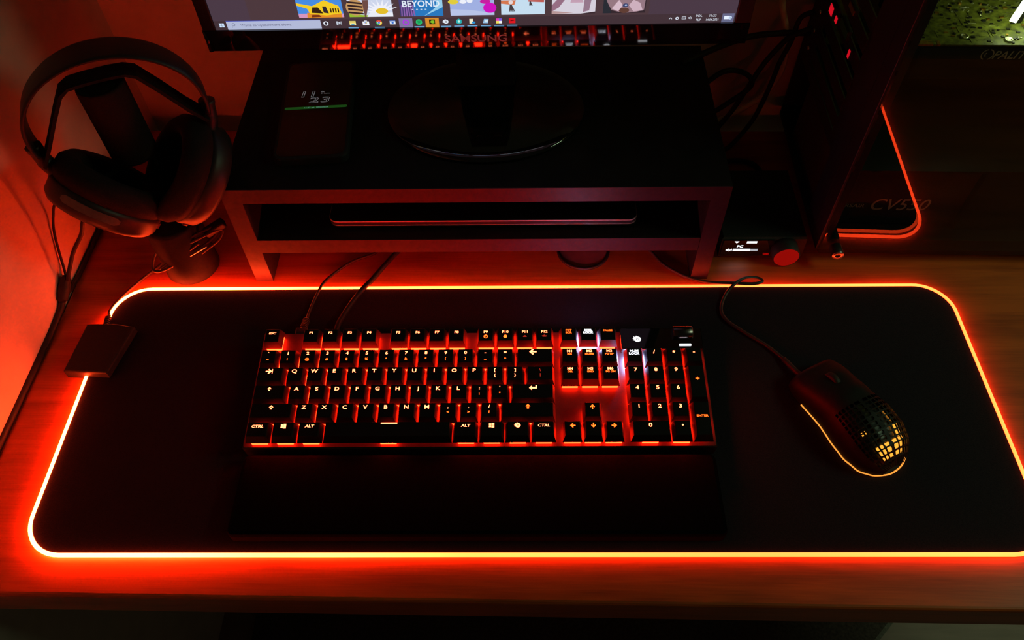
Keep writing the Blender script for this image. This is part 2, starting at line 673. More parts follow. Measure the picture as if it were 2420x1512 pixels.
def key(name, u, row, wu=1.0, rows=1, legs=(), led='led', leg='legend', label=None):
    g_ = .00045
    ua, ub = u * U + g_, (u + wu) * U - g_
    vc = ROWV[row]
    va = (ROWV[row + rows - 1]) - U / 2 + g_
    vb = vc + U / 2 - g_
    w0, wt = WP + .0068, WT
    mb = MB()
    k = M['key']
    ix, iy0, iy1 = .0027, .0034, .0017
    r = lambda dx, d0, d1, z: [(ua + dx, va + d0, z), (ub - dx, va + d0, z), (ub - dx, vb - d1, z), (ua + dx, vb - d1, z)]
    mb.loft([r(0, 0, 0, w0), r(.0002, .0003, .0002, w0 + .0012), r(ix - .0005, iy0 - .0006, iy1 - .0004, wt - .0004), r(ix, iy0, iy1, wt)], k, True, True, False)
    # translucent switch housing with its lamp
    n_led = 1 if max(wu, rows) < 2 or True else 2
    cx, cy = (ua + ub) / 2, (va + vb) / 2
    mb.box((cx - .0074, cy - .0076, WP + .0006), (cx + .0074, cy + .0072, w0 - .0004), M[led])
    tcx = (ua + ub) / 2
    tcy = (va + iy0 + vb - iy1) / 2 if rows > 1 else vc + (iy0 - iy1) / 2
    for lg in legs:
        kind, val, dx, dy, h = lg[:5]
        m_ = M[lg[5]] if len(lg) > 5 else M[leg]
        mt = T(tcx + dx * .001, tcy + dy * .001, wt + .00012)
        h *= .001
        if kind == 't':
            mb.text(val, m_, mt @ T(0, -h / 2, 0), h, .022, 1.22)
        elif kind == 'f':
            mb.text(val, m_, mt @ T(0, -h / 2, 0), h, .020, 1.25, .18)
        elif kind == 'a':
            mb.flat(arrow(*val), m_, mt, h)
        elif kind == 'r':
            mb.flat([(-val[0] / 2, -val[1] / 2), (val[0] / 2, -val[1] / 2), (val[0] / 2, val[1] / 2), (-val[0] / 2, val[1] / 2)], m_, mt, .001)
        elif kind == 's':
            mb.flat(SHIFT, m_, mt, h)
            mb.flat([(x * .42, y * .42 - .02) for x, y in SHIFT], k, mt @ T(0, 0, .00006), h)
        elif kind == 'w':
            for (a0, a1, c0, c1) in ((-.5, -.04, .04, .42), (.03, .55, .04, .5), (-.5, -.04, -.42, -.04), (.03, .55, -.5, -.04)):
                mb.flat([(a0, c0), (a1, c0), (a1, c1), (a0, c1)], m_, mt, h)
        elif kind == 'e':
            emblem(mb, m_, k, mt, h)
        elif kind == 'o':
            mb.flat([(.5 * math.cos(R(a)), .5 * math.sin(R(a))) for a in range(0, 360, 24)], m_, mt, h)
            if val:
                mb.flat([(.32 * math.cos(R(a)), .32 * math.sin(R(a))) for a in range(0, 360, 24)], k, mt @ T(0, 0, .00006), h)
                mb.flat([(-.07, -.05), (.07, -.05), (.07, .3), (-.07, .3)], m_, mt @ T(0, 0, .00012), h)
        elif kind == 'h':
            mb.flat([(.5 * math.cos(R(a)), .5 * math.sin(R(a)) - .2) for a in range(0, 181, 20)], m_, mt, h)
            if val:
                for a in (30, 90, 150):
                    mb.flat([(.62 * math.cos(R(a)) + q * .08, .62 * math.sin(R(a)) - .2 + w_ * .08) for q, w_ in ((-1, -1), (1, -1), (1, 1), (-1, 1))], m_, mt, h)
        elif kind == 'tab':
            mb.flat(arrow(1, 0), m_, mt, h)
            mb.flat([(.44, -.36), (.54, -.36), (.54, .36), (.44, .36)], m_, mt, h)
        elif kind == 'ent':
            mb.flat([(-.5, 0), (-.12, .34), (-.12, .12), (.36, .12), (.36, .34), (.54, .34), (.54, -.1), (-.12, -.1), (-.12, -.34)], m_, mt, h)
    o = mb.build(name, KB)
    if label:
        o['label'] = label
    return o


LY = 3.0
# function row
key('keycap', 0, 0, legs=[('f', 'ESC', 0, LY - .6, 2.3)])
for i in range(12):
    u = 2 + i + (.5 if i >= 4 else 0) + (.5 if i >= 8 else 0)
    L_ = [('t', 'F%d' % (i + 1), 0, LY - .4, 2.5)]
    if i == 8:
        L_.append(('o', True, 0, -2.6, 4.0, 'legend_dim'))
    if i == 9:
        L_.append(('o', False, 0, -2.6, 3.6, 'legend_dim'))
    if i == 10:
        L_.append(('h', False, 0, -2.6, 3.6, 'legend_faint'))
    if i == 11:
        L_.append(('h', True, 0, -2.4, 3.8, 'legend_faint'))
    key('keycap', u, 0, legs=L_)
key('keycap', 15.25, 0, legs=[('t', 'PRT', 0, LY + .9, 1.9, 'legend_dim'), ('t', 'SCR', 0, LY - 1.7, 1.9, 'legend_dim')])
key('keycap', 16.25, 0, legs=[('t', 'SCRL', 0, LY + .9, 2.0), ('t', 'LOCK', 0, LY - 1.7, 2.0)], led='led_white', leg='legend_white', label='white lit key cap')
key('keycap', 17.25, 0, legs=[('t', 'PAUSE', 0, LY + .5, 1.8, 'legend_dim')])
# number row
for i, (a, c) in enumerate(zip('`1234567890-=', '~!@#$%^&*()_+')):
    key('keycap', i, 1, legs=[('t', a, 0, LY + .2, 3.0), ('t', c, 0, -3.2, 2.2, 'legend_dim')])
key('backspace_key', 13, 1, 2, legs=[('a', (-1, 0), -2.2, LY + .6, 7.6)])
for i, (a, c) in enumerate((('M1', 'INS'), ('M2', 'HOME'), ('M3', 'PG UP'))):
    key('keycap', 15.25 + i, 1, legs=[('t', a, 0, LY + 1.2, 2.5), ('t', c, 0, LY - 2.0, 1.7, 'legend_dim')])
key('keycap', 18.5, 1, legs=[('t', 'NUM', 0, LY + 1.0, 2.1), ('t', 'LOCK', 0, LY - 1.8, 2.1)], led='led_white', leg='legend_white', label='white lit key cap')
for i, c in enumerate('/*-'):
    key('keycap', 19.5 + i, 1, legs=[('t', c, 0, LY + (0 if c != '*' else -.8), 3.6)])
# letter rows
key('tab_key', 0, 2, 1.5, legs=[('tab', 0, -1, LY - .2, 6.4)])
for i, c in enumerate('QWERTYUIOP'):
    key('keycap', 1.5 + i, 2, legs=[('t', c, -.6, LY, 3.5)])
for i, (a, c) in enumerate((('[', '{'), (']', '}'))):
    key('keycap', 11.5 + i, 2, legs=[('t', a, 0, LY + .2, 2.9), ('t', c, 0, -2.4, 2.6)])
key('keycap', 13.5, 2, 1.5, legs=[('t', '\\', 0, LY, 2.8, 'legend_faint'), ('t', '|', 0, -2.0, 2.6, 'legend_faint')])
for i, (a, c) in enumerate((('M4', 'DEL'), ('M5', 'END'), ('M6', 'PG DN'))):
    key('keycap', 15.25 + i, 2, legs=[('t', a, 0, LY + 1.2, 2.5), ('t', c, 0, LY - 2.0, 1.7, 'legend_dim')])
for i, c in enumerate('789'):
    key('keycap', 18.5 + i, 2, legs=[('t', c, 0, LY, 3.5)])
key('plus_key', 21.5, 2, 1, 2, legs=[('t', '+', 0, 2.6, 3.9, 'legend_dim')])
key('caps_lock_key', 0, 3, 1.75, legs=[('s', 0, 0, LY, 4.2)])
for i, c in enumerate('ASDFGHJKL'):
    key('keycap', 1.75 + i, 3, legs=[('t', c, -.6, LY, 3.5)])
for i, (a, c) in enumerate(((';', ':'), ("'", '"'))):
    key('keycap', 10.75 + i, 3, legs=[('t', a, 0, LY + .4, 2.9), ('t', c, 0, -2.6, 2.5, 'legend_dim')])
key('enter_key', 12.75, 3, 2.25, legs=[('ent', 0, 0, LY, 7.2)])
for i, c in enumerate('456'):
    key('keycap', 18.5 + i, 3, legs=[('t', c, 0, LY, 3.5)])
key('shift_key', 0, 4, 2.25, legs=[('s', 0, 0, LY, 4.4)])
for i, c in enumerate('ZXCVBNM'):
    key('keycap', 2.25 + i, 4, legs=[('t', c, -.6, LY, 3.5)])
for i, (a, c) in enumerate(((',', '<'), ('.', '>'), ('/', '?'))):
    key('keycap', 9.25 + i, 4, legs=[('t', a, 0, LY + .2, 2.9), ('t', c, 0, -2.4, 2.3, 'legend_dim')])
key('shift_key', 12.25, 4, 2.75, legs=[('s', 0, 0, LY, 4.8, 'legend_dim')])
key('arrow_key', 16.25, 4, legs=[('a', (0, 1), 0, LY - .4, 5.2, 'legend_dim')])
for i, c in enumerate('123'):
    key('keycap', 18.5 + i, 4, legs=[('t', c, 0, LY, 3.5)])
key('enter_key', 21.5, 4, 1, 2, legs=[('t', 'ENTER', 0, 2.4, 2.0, 'legend_dim')])
# bottom row
for n_, u_, L_ in (('control_key', 0, ('f', 'CTRL', 0, LY, 2.5)), ('windows_key', 1.25, ('w', 0, 0, LY, 4.6)), ('alt_key', 2.5, ('f', 'ALT', 0, LY, 2.5)),
                   ('alt_key', 10, ('f', 'ALT', 0, LY, 2.5)), ('windows_key', 11.25, ('w', 0, 0, LY, 4.6)), ('menu_key', 12.5, ('e', 0, 0, LY, 5.4)),
                   ('control_key', 13.75, ('f', 'CTRL', 0, LY, 2.5))):
    key(n_, u_, 5, 1.25, legs=[L_])
key('space_bar', 3.75, 5, 6.25, legs=[('r', (15.0, 1.2), 1.5, 5.6, 1)])
for i, d in enumerate(((-1, 0), (0, -1), (1, 0))):
    key('arrow_key', 15.25 + i, 5, legs=[('a', d, 0, LY - .4, 5.2, 'legend_dim')])
key('keycap', 18.5, 5, 2, legs=[('t', '0', -.6, LY, 3.7)])
key('keycap', 20.5, 5, legs=[('o', False, 0, LY - .2, 1.6)])

# little screen, roller and media key in the corner
b = MB()
slab(b, rrect(18.42 * U, .0985, 22.62 * U, DEP - .0012, .0015, 4), WP + .0006, .0275, M['gloss'], bev=.0008)
emblem(b, M['oled'], M['gloss'], T(.3672, .1092, .0277), .0072)
o = b.build('status_screen', KB)
o['label'] = 'glossy black screen with a white emblem'
b = MB()
b.lathe([(.0064, -.0095), (.0070, -.0090), (.0070, .0090), (.0064, .0095)], M['roller'], T(.4118, .1158, .0275) @ RY(R(90)), n=24)
b.build('volume_roller', KB)
b = MB()
b.box((.4075, .1012, .0276), (.4190, .1034, .0286), M['oled'], .0004)
o = b.build('media_key', KB)
o['label'] = 'lit white bar'

# wrist rest
b = MB()
slab(b, rrect(-.2660, -.1372, .1690, -.0592, .006, 6), .0040, .0185, M['rest'], bev=.004)
tag(b.build('wrist_rest', loc=(-.0485, -.0980, .0040)), 'matt black wrist rest lying in front of the keyboard', 'wrist rest')

# keyboard leads
b = MB()
b.tube([(-.170, .206, .0022), (-.1775, .199, .0022), (-.2001, .1878, .0022), (-.2169, .1711, .0024), (-.2258, .1525, .0072), (-.2310, .1350, .0068), (-.2350, .1150, .0062), (-.2358, .1020, .008)], .0016, M['cable'])
b.tube([(-.2358, .103, .008), (-.2352, .092, .012), (-.2345, .082, .0165)], [.0030, .0034], M['cable'], n=10)
for k in range(6):
    b.lathe([(.0039, 0), (.0039, .0012)], M['cable'], T(-.2357 + .0002 * k, .101 - k * .0026, .0088 + k * .0011) @ RX(R(70)), n=12)
b.box((-.2405, .069, .0135), (-.2285, .083, .0215), M['cable'], .0012)
b.box((-.2385, .064, .0155), (-.2310, .069, .0200), M['metal'], .0006)
ob = b.build('thin_lead', loc=(-.2358, .102, .002))
tag(ob, 'thin braided USB lead plugged in behind the F1 key', 'cable')
b = MB()
b.tube([(-.142, .210, .0035), (-.151, .1987, .0035), (-.1634, .1787, .0034), (-.1735, .160, .0040), (-.1815, .1445, .0070), (-.1900, .1280, .0070), (-.1975, .1100, .0068), (-.2010, .0930, .010), (-.2016, .0690, .012)], .0029, M['cable_dark'])
ob = b.build('thick_lead', loc=(-.19, .128, .002))
tag(ob, 'thicker smooth black lead running from riser to keyboard back', 'cable')

# ------------------------------------------------------------------ mouse
MS = thing('computer_mouse', 'black honeycomb mouse lit yellow inside, lying on the mat', 'mouse', (.3306, -.0718, .0037), (0, 0, R(27)))


def hw(y):      # half width along the length (0 tail .. .117 front)
    t = y / .117
    pts_ = [(0, .010), (.04, .0195), (.12, .0275), (.25, .0312), (.40, .0305), (.58, .0278), (.75, .0283), (.9, .0292), (.97, .0275), (1.0, .0255)]
    for (a, p), (c, q) in zip(pts_[:-1], pts_[1:]):
        if t <= c:
            s_ = (t - a) / (c - a)
            return p + (q - p) * s_
    return .0255


def hz(y):
    t = y / .117
    pts_ = [(0, .010), (.04, .018), (.12, .0275), (.25, .0345), (.40, .0372), (.6, .0345), (.8, .0275), (1.0, .0185)]
    for (a, p), (c, q) in zip(pts_[:-1], pts_[1:]):
        if t <= c:
            s_ = (t - a) / (c - a)
            s_ = s_ * s_ * (3 - 2 * s_) * .4 + s_ * .6
            return p + (q - p) * s_
    return .0185


def shell_pt(a, y, k=1.0):
    """a: -1 left foot .. 0 ridge .. 1 right foot"""
    W_, H_ = hw(y) * k, hz(y) * k
    th = a * PI / 2
    sx = math.copysign(abs(math.sin(th)) ** .72, th)
    cz = abs(math.cos(th)) ** .62
    return Vector((W_ * sx, y if k == 1 else .058 + (y - .058) * (1 - (1 - k) * .6), .002 + H_ * cz))


b = MB()      # base plate
ring = [(-hw(y) + .001, y) for y in [.117 * i / 20 for i in range(21)]][::-1] + [(hw(y) - .001, y) for y in [.117 * i / 20 for i in range(21)]]
slab(b, ring, .0003, .0024, M['black'])
b.build('base', MS)

b = MB()      # solid front half of the shell: buttons and flanks
n_a = 28
ys = [.062 + (.117 - .062) * i / 16 for i in range(17)]
rings = [[shell_pt(-1 + 2 * j / n_a, y) for j in range(n_a + 1)] for y in ys]
b.loft(rings, M['mouse_shell'], False, True, True, closed=False)
# flanks of the rear half
for sg in (-1, 1):
    ra = [[shell_pt(sg * (.60 + .40 * j / 6), y) for j in range(7)] for y in [.0005 + .0615 * i / 16 for i in range(17)]]
    b.loft(ra if sg < 0 else [r_[::-1] for r_ in ra], M['mouse_shell'], False, False, True, closed=False)
b.build('shell', MS)

b = MB()      # pierced palm rest: a lattice with open cells
s_ = b.slot(M['mouse_shell'])
na, ny = 12, 13
for i in range(ny):
    for j in range(na):
        ya, yb = .0005 + .0615 * i / ny, .0005 + .0615 * (i + 1) / ny
        aa, ab = -.62 + 1.24 * j / na, -.62 + 1.24 * (j + 1) / na
        outer = [(aa, ya), (ab, ya), (ab, yb), (aa, yb)]
        mid = ((aa + ab) / 2, (ya + yb) / 2)
        edge_pts, hole = [], []
        for q in range(4):
            p0, p1 = outer[q], outer[(q + 1) % 4]
            edge_pts += [p0, ((p0[0] + p1[0]) / 2, (p0[1] + p1[1]) / 2)]
        for q, (pa, py) in enumerate(edge_pts):
            f = .70 if q % 2 == 0 else .82
            hole.append((mid[0] + (pa - mid[0]) * f, mid[1] + (py - mid[1]) * f))
        vo = [b.bm.verts.new(shell_pt(*p)) for p in edge_pts]
        vh = [b.bm.verts.new(shell_pt(*p)) for p in hole]
        vi = [b.bm.verts.new(shell_pt(p[0], p[1]) - Vector((0, 0, .0013))) for p in hole]
        for q in range(8):
            r2 = (q + 1) % 8
            b.face([vo[q], vo[r2], vh[r2], vh[q]], s_)
            b.face([vh[q], vh[r2], vi[r2], vi[q]], s_)
o = b.build('palm_lattice', MS)
o['label'] = 'pierced black palm rest'

b = MB()      # lit core under the lattice
segs = 20


def core(y0_, y1_, a0, a1, k, m):
    rr = [[shell_pt(a0 + (a1 - a0) * j / segs, y0_ + (y1_ - y0_) * i / 8, k) for j in range(segs + 1)] for i in range(9)]
    b.loft(rr, m, False, False, True, closed=False)


core(.0005, .062, -.95, .95, .80, M['chip'])
core(.0035, .0155, -.30, .60, .86, M['mouse_led'])
core(.016, .028, .28, .72, .86, M['mouse_led'])
core(.033, .046, .42, .74, .86, M['mouse_led'])
core(.030, .0335, -.38, -.25, .83, M['mouse_led'])
o = b.build('inner_core', MS)
o['label'] = 'glowing yellow light inside'

b = MB()      # glowing line round the skirt
path = [(-hw(y) - .0004, y, .0022) for y in [.117 * t for t in (.80, .72, .64, .56, .48, .40, .32, .25, .18, .12, .07, .03)]]
path += [(-.006, -.0010, .0022), (.004, -.0012, .0022), (.013, .0010, .0022), (.0205, .0052, .0022)]
b.tube(path, .00075, M['mouse_strip'], n=6, sub=4)
o = b.build('light_strip', MS)
o['label'] = 'glowing yellow line round the foot'

b = MB()
b.lathe([(.0085, -.0033), (.0105, -.0025), (.0105, .0025), (.0085, .0033)], M['cable_dark'], T(0, .092, .0225) @ RY(R(90)), n=28)
b.build('scroll_wheel', MS)
b = MB()      # split between the two buttons
b.box((-.0005, .078, .0200), (.0005, .1165, .0205), M['black'])
b.build('button_seam', MS)
inv = MS.matrix_basis.copy()
inv = (Matrix.Translation(MS.location) @ RZ(R(27))).inverted()
mp = [(.115, .232, .002), (.1300, .212, .0022), (.1404, .1963, .0022), (.1505, .1806, .0022), (.1719, .1639, .0022), (.1950, .1548, .0030), (.2180, .1505, .0068), (.2425, .1490, .0072), (.2530, .1522, .0070),
      (.2480, .1568, .0075), (.2335, .1545, .0100), (.2205, .1450, .0110), (.2100, .1335, .0062), (.2030, .1156, .0056), (.2068, .1005, .0056), (.2227, .0851, .0056), (.2415, .0690, .0056), (.2556, .0510, .0070), (.2665, .0310, .0100), (.2745, .0270, .0105)]
b = MB()
b.tube([inv @ Vector(p) for p in mp], .0018, M['cable'])
b.tube([inv @ Vector(p) for p in mp[-3:]], .0027, M['cable'], n=10)
b.build('cable', MS)

# ------------------------------------------------------------------ monitor riser
RS = thing('monitor_riser', 'dark two-tier monitor riser with a lower shelf, standing behind the mat', 'monitor stand', (-.0535, .275, 0))
rx0, rx1, ry0, ry1 = -.2488, .2490, -.113, .115


def board(name, lo, hi, top, edge, side=None):
    mb = MB()
    (ax_, ay_, az_), (bx_, by_, bz_) = lo, hi
    e_ = .0010
    mb.box((ax_, ay_ + e_, az_), (bx_, by_, bz_), M[top])
    mb.box((ax_, ay_, az_), (bx_, ay_ + e_, bz_), M[edge])
    return mb.build(name, RS)


board('top_board', (rx0, ry0, .1203), (rx1, ry1, .1385), 'riser_top', 'riser_edge')
board('shelf', (rx0 + .0186, ry0, .0475), (rx1 - .0186, ry1, .0665), 'riser', 'riser_edge')
board('side_panel', (rx0, ry0, 0), (rx0 + .0186, ry1, .1203), 'riser', 'riser_edge')
board('side_panel', (rx1 - .0182, ry0, 0), (rx1, ry1, .1203), 'riser', 'riser_edge')

# laptop on the shelf
LT = thing('laptop', 'closed slim metal laptop lying on the lower shelf of the riser', 'laptop', (-.0485, .290, .0665))
b = MB()
slab(b, rrect(-.1610, -.112, .1610, .092, .009, 6), .0012, .0042, M['black'])
slab(b, rrect(-.1608, -.1118, .1608, .0918, .009, 6), .0042, .0053, M['lapt'], M['black'], bev=.0004)
b.build('base', LT)
b = MB()
slab(b, rrect(-.1610, -.112, .1610, .092, .009, 6), .0064, .0098, M['black'])
slab(b, rrect(-.1610, -.112, .1610, .092, .009, 6), .0098, .0111, M['lapt'], M['black'], bev=.0006)
b.build('lid', LT)
for fx in (-.13, .13):
    for fy in (-.09, .07):
        b = MB()
        b.lathe([(.005, 0), (.005, .0014)], M['cable_dark'], T(fx, fy, 0), n=16)
        b.build('foot', LT)

# phone on the riser
PH = thing('phone', 'black phone on the riser showing the time 11 23 in dim outline', 'phone', (-.2223, .2765, .1385), (0, 0, R(4.0)))
b = MB()
slab(b, rrect(-.0372, -.079, .0372, .079, .009, 8), .0002, .0090, M['softblack'], bev=.0018)
b.build('case', PH)
b = MB()
slab(b, rrect(-.0338, -.0755, .0338, .0755, .007, 8), .0088, .0092, M['gloss'])


def outlined(mb, s, x, y, h, wide, sl):
    mt = T(x, y, .00930)
    mb.text(s, M['phone_text'], mt, h, .020, wide, sl)
    mb.text(s, M['gloss'], mt @ T(0, 0, .00006), h, -.012, wide, sl)


outlined(b, '1', -.0155, .0165, .0092, 1.5, .15)
outlined(b, '1', -.0055, .0165, .0092, 1.5, .15)
outlined(b, '2', -.0035, .0068, .0085, 1.7, .2)
outlined(b, '3', .0082, .0068, .0085, 1.7, .2)
b.text('ŚR.', M['phone_text'], T(.0055, .0232, .0094), .0016, .02, 1.2)
b.text('14 kwiet.', M['phone_text'], T(.0085, .0205, .0094), .0015, .01, 1.2)
b.flat(rrect(-.0325, -.0035, .0325, .0005, .0019, 6), M['phone_green'], T(0, 0, .00932))
b.text('11:23 wt. 14 kwiecie', M['phone_cyan'], T(.0005, -.0024, .00945), .0019, .01, 1.1)
o = b.build('screen', PH)
o['label'] = 'dark screen with dim clock and green bar'

# ------------------------------------------------------------------ monitor
MN = thing('monitor', 'black widescreen monitor standing on the riser, screen lit with thumbnails', 'monitor', (-.050, .255, .1385), (0, 0, R(.45)))
SX0, SX1, SZ0 = -.2384, .2378, .1145      # screen edges, in the monitor's own frame
BX0, BX1, BZ0 = -.2506, .2525, .0925
SZ1 = SZ0 + (SX1 - SX0) * 9 / 16
b = MB()
b.box((BX0, .004, BZ0), (BX1, .030, SZ1 + .012), M['softblack'], .004)
b.box((-.17, .030, BZ0 + .05), (.17, .052, SZ1 - .06), M['softblack'], .008)
b.build('housing', MN)
b = MB()


def bz(lo, hi, m='gloss'):
    b.box(lo, hi, M[m], .0012)


CH = .0017                       # the chin leans back a little towards its lower edge
b.hexa([(BX0, -.0015 + CH, BZ0), (BX1, -.0015 + CH, BZ0), (BX1, .008, BZ0), (BX0, .008, BZ0),
        (BX0, -.0015, SZ0), (BX1, -.0015, SZ0), (BX1, .008, SZ0), (BX0, .008, SZ0)], M['gloss'])
bz((BX0, -.0015, SZ0), (SX0, .006, SZ1 + .012), 'black')
b.lathe([(.0022, BZ0), (.0022, SZ0)], M['gloss'], T(BX0 + .0008, .0007, 0), n=20)
bz((SX1, -.0015, SZ0), (BX1, .006, SZ1 + .012), 'black')
bz((SX0, -.0015, SZ1), (SX1, .006, SZ1 + .012))
b.text('SAMSUNG', M['print_'], T(.0005, -.00062, .0992) @ RX(R(90 + 4.42)), .0072, .016, 1.22)
o = b.build('bezel', MN)

o['label'] = 'glossy bezel with the maker name in grey'

b = MB()
SCI = {}


def C(r, g, bl, k=1.0):
    key_ = (r, g, bl, k)
    if key_ not in SCI:
        SCI[key_] = glow('screen_colour_%d_%d_%d' % (r, g, bl), lin(r, g, bl), k, False)
    return SCI[key_]


lay = [0.0]


def S(x, z, l):
    return Vector((x * .001, .0004 - .00004 * l, z * .001))


def sq(x0_, z0_, x1_, z1_, m, l=1):
    b.poly([S(x0_, z0_, l), S(x1_, z0_, l), S(x1_, z1_, l), S(x0_, z1_, l)], m)


def pg(pts_, m, l=2):
    b.poly([S(x, z, l) for x, z in pts_], m)


def disc(cx, cz, rx_, rz_, m, l=2, n=20):
    pg([(cx + rx_ * math.cos(2 * PI * k / n), cz + rz_ * math.sin(2 * PI * k / n)) for k in range(n)], m, l)


def tx(s, x, z, h, m, l=3, wide=1.0, bold=.01, align='CENTER'):
    b.text(s, m, T(x * .001, .0004 - .00004 * l, z * .001) @ RX(R(90)), h * .001, bold, wide, 0, align)


X0, X1, Z0, Z1 = SX0 * 1000, SX1 * 1000, SZ0 * 1000, SZ1 * 1000
screen_bg = glow('screen_background', lin(74, 58, 70), 1.0, True)
sq(X0, Z0, X1, Z1, screen_bg, 0)
WPX = (X1 - X0) / 1223.0                     # millimetres per photo pixel along the screen
fx = lambda px: X0 + (px - 511) * WPX
TB = 9.2
sq(X0, Z0, X1, Z0 + TB, C(66, 50, 56), 1)
sq(fx(600), Z0 + TB, fx(1530), Z1 - 8, C(76, 57, 62), 1)
sq(fx(540), Z0 + .2, fx(762), Z0 + TB, C(178, 186, 216), 2)
sq(fx(540), Z0 + TB - .5, fx(762), Z0 + TB, C(40, 60, 190), 3)
tx('Wpisz tu wyszukiwane słowa', fx(572), Z0 + 3.6, 2.6, C(110, 112, 140), 4, 1.05, .005, 'LEFT')
disc(fx(556), Z0 + 5.4, 1.5, 1.5, C(100, 104, 130), 3)
disc(fx(556), Z0 + 5.4, 1.1, 1.1, C(178, 186, 216), 4)
pg([(fx(553.6), Z0 + 3.7), (fx(554.6), Z0 + 4.3), (fx(551.2), Z0 + 2.2), (fx(550.4), Z0 + 2.8)], C(100, 104, 130), 3)
for dx_, dz_ in ((0, 0), (2.4, 0), (0, 2.2), (2.4, 2.2)):
    sq(fx(522) + dx_, Z0 + 2.8 + dz_, fx(522) + dx_ + 2.1, Z0 + 4.7 + dz_, C(205, 228, 255), 2)
ic = [774, 805, 837, 868, 899, 931, 962, 993, 1024, 1056, 1087, 1118, 1150, 1181, 1212]
zc = Z0 + 5.2
for i, px in enumerate(ic):
    x = fx(px)
    if i in (2, 4, 7, 9, 10, 11, 12, 13, 14):
        sq(x - 4.6, Z0 + .1, x + 4.6, Z0 + .9, C(118, 176, 226), 2)
    if i == 6:
        sq(x - 6.2, Z0, x + 6.2, Z0 + TB, C(128, 116, 160), 2)
    if i == 8:
        sq(x - 6.2, Z0, x + 6.2, Z0 + TB, C(214, 140, 44), 2)
x = fx(ic[0]); disc(x, zc, 2.3, 2.3, C(225, 232, 245), 3); disc(x, zc, 1.3, 1.3, C(45, 36, 44), 4)
x = fx(ic[1]); sq(x - 2.4, zc - 2, x - .9, zc + 2, C(190, 200, 215), 3); sq(x - .5, zc - 1, x + 1.4, zc + 1.6, C(190, 200, 215), 3); sq(x + 1.8, zc - 2, x + 2.3, zc + 2, C(190, 200, 215), 3)
x = fx(ic[2]); sq(x - 2.9, zc - 2.1, x + 2.9, zc + 2.2, C(226, 206, 110), 3); sq(x - 2.9, zc - 2.1, x + 2.9, zc + .2, C(240, 226, 150), 4); sq(x - 1.4, zc - 2.1, x + 1.4, zc - .6, C(90, 160, 190), 5)
x = fx(ic[3]); sq(x - 3, zc - 2.4, x + 3, zc + 1.5, C(235, 238, 245), 3); sq(x - 1.3, zc + 1.5, x + 1.3, zc + 2.5, C(200, 205, 220), 3)
for q, cc in enumerate(((210, 90, 60), (110, 170, 70), (70, 140, 210), (220, 180, 60))):
    sq(x - 1 + (q % 2) * 1.1, zc - 1.2 + (q // 2) * 1.1, x - .1 + (q % 2) * 1.1, zc - .3 + (q // 2) * 1.1, C(*cc), 4)
x = fx(ic[4])
for a0, a1, cc in ((30, 150, (214, 70, 60)), (150, 270, (60, 168, 90)), (270, 390, (236, 196, 70))):
    pg([(x, zc)] + [(x + 2.8 * math.cos(R(a)), zc + 2.8 * math.sin(R(a))) for a in range(a0, a1 + 1, 20)], C(*cc), 3)
disc(x, zc, 1.3, 1.3, C(235, 240, 250), 4); disc(x, zc, 1.0, 1.0, C(70, 120, 210), 5)
x = fx(ic[5]); sq(x - 2.6, zc - 1.9, x + 2.6, zc + 2, C(225, 234, 248), 3); sq(x - 2.6, zc + 1.3, x + 2.6, zc + 2, C(60, 110, 200), 4); disc(x, zc - .2, 1.1, 1.0, C(50, 110, 210), 4)
x = fx(ic[6]); disc(x, zc, 2.9, 2.9, C(176, 50, 232), 3); disc(x, zc, 1.7, 1.7, C(128, 116, 160), 4)
x = fx(ic[7]); disc(x, zc, 2.9, 2.9, C(36, 190, 110), 3)
for q in range(3):
    sq(x - 1.6 + q * .2, zc + .9 - q * .9, x + 1.6 - q * .2, zc + 1.25 - q * .9, C(20, 60, 40), 4)
x = fx(ic[8]); sq(x - 2.7, zc - 2.5, x + 2.7, zc + 2.5, C(38, 40, 16), 3); pg([(x - 2, zc), (x - .4, zc + 1.6), (x + 2, zc + 1.4), (x + 2, zc - 1.4), (x - .2, zc - 1.5)], C(130, 190, 40), 4)
x = fx(ic[9])
b.flat([(q[0], q[1]) for q in BRAND], C(226, 232, 246), T(x * .001, .0004 - .00012, zc * .001) @ RX(R(90)), .0050)
disc(x + .3, zc - .1, 1.0, .9, C(66, 50, 56), 4); disc(x + .3, zc - .1, .55, .5, C(226, 232, 246), 5)
x = fx(ic[10]); pg([(x + 2.8 * math.cos(R(a + 30)), zc + 2.9 * math.sin(R(a + 30))) for a in range(0, 360, 60)], C(40, 176, 180), 3); disc(x, zc, 1.1, 1.2, C(190, 240, 226), 4)
x = fx(ic[11]); sq(x - 2.5, zc - 2.3, x + .9, zc + 2.4, C(236, 232, 204), 3); disc(x + 1.2, zc - 1.2, 1.7, 1.1, C(40, 150, 220), 4)
x = fx(ic[12]); pg([(x - 2.6, zc - 2), (x + 1.8, zc - 2.2), (x + 2.6, zc + 2), (x - 1.5, zc + 2.2)], C(150, 190, 226), 3); pg([(x - 1, zc - 1), (x + 1.6, zc - 1.1), (x + 2, zc + 1), (x - .6, zc + 1.1)], C(210, 228, 240), 4)
x = fx(ic[13])
for q, cc in enumerate(((226, 60, 190), (120, 90, 220), (240, 226, 90), (235, 240, 240))):
    sq(x - 2.6 + (q % 2) * 2.6, zc + (0 if q < 2 else -2.5), x + (q % 2) * 2.6, zc + (2.5 if q < 2 else 0), C(*cc), 3)
x = fx(ic[14]); sq(x - 2.9, zc - 2.5, x + 2.9, zc + 2.5, C(222, 24, 34), 3); pg([(x - 1.6, zc - .4), (x + 1.7, zc + .1), (x + 1.7, zc + .8), (x - 1.6, zc + .5)], C(90, 8, 14), 4)
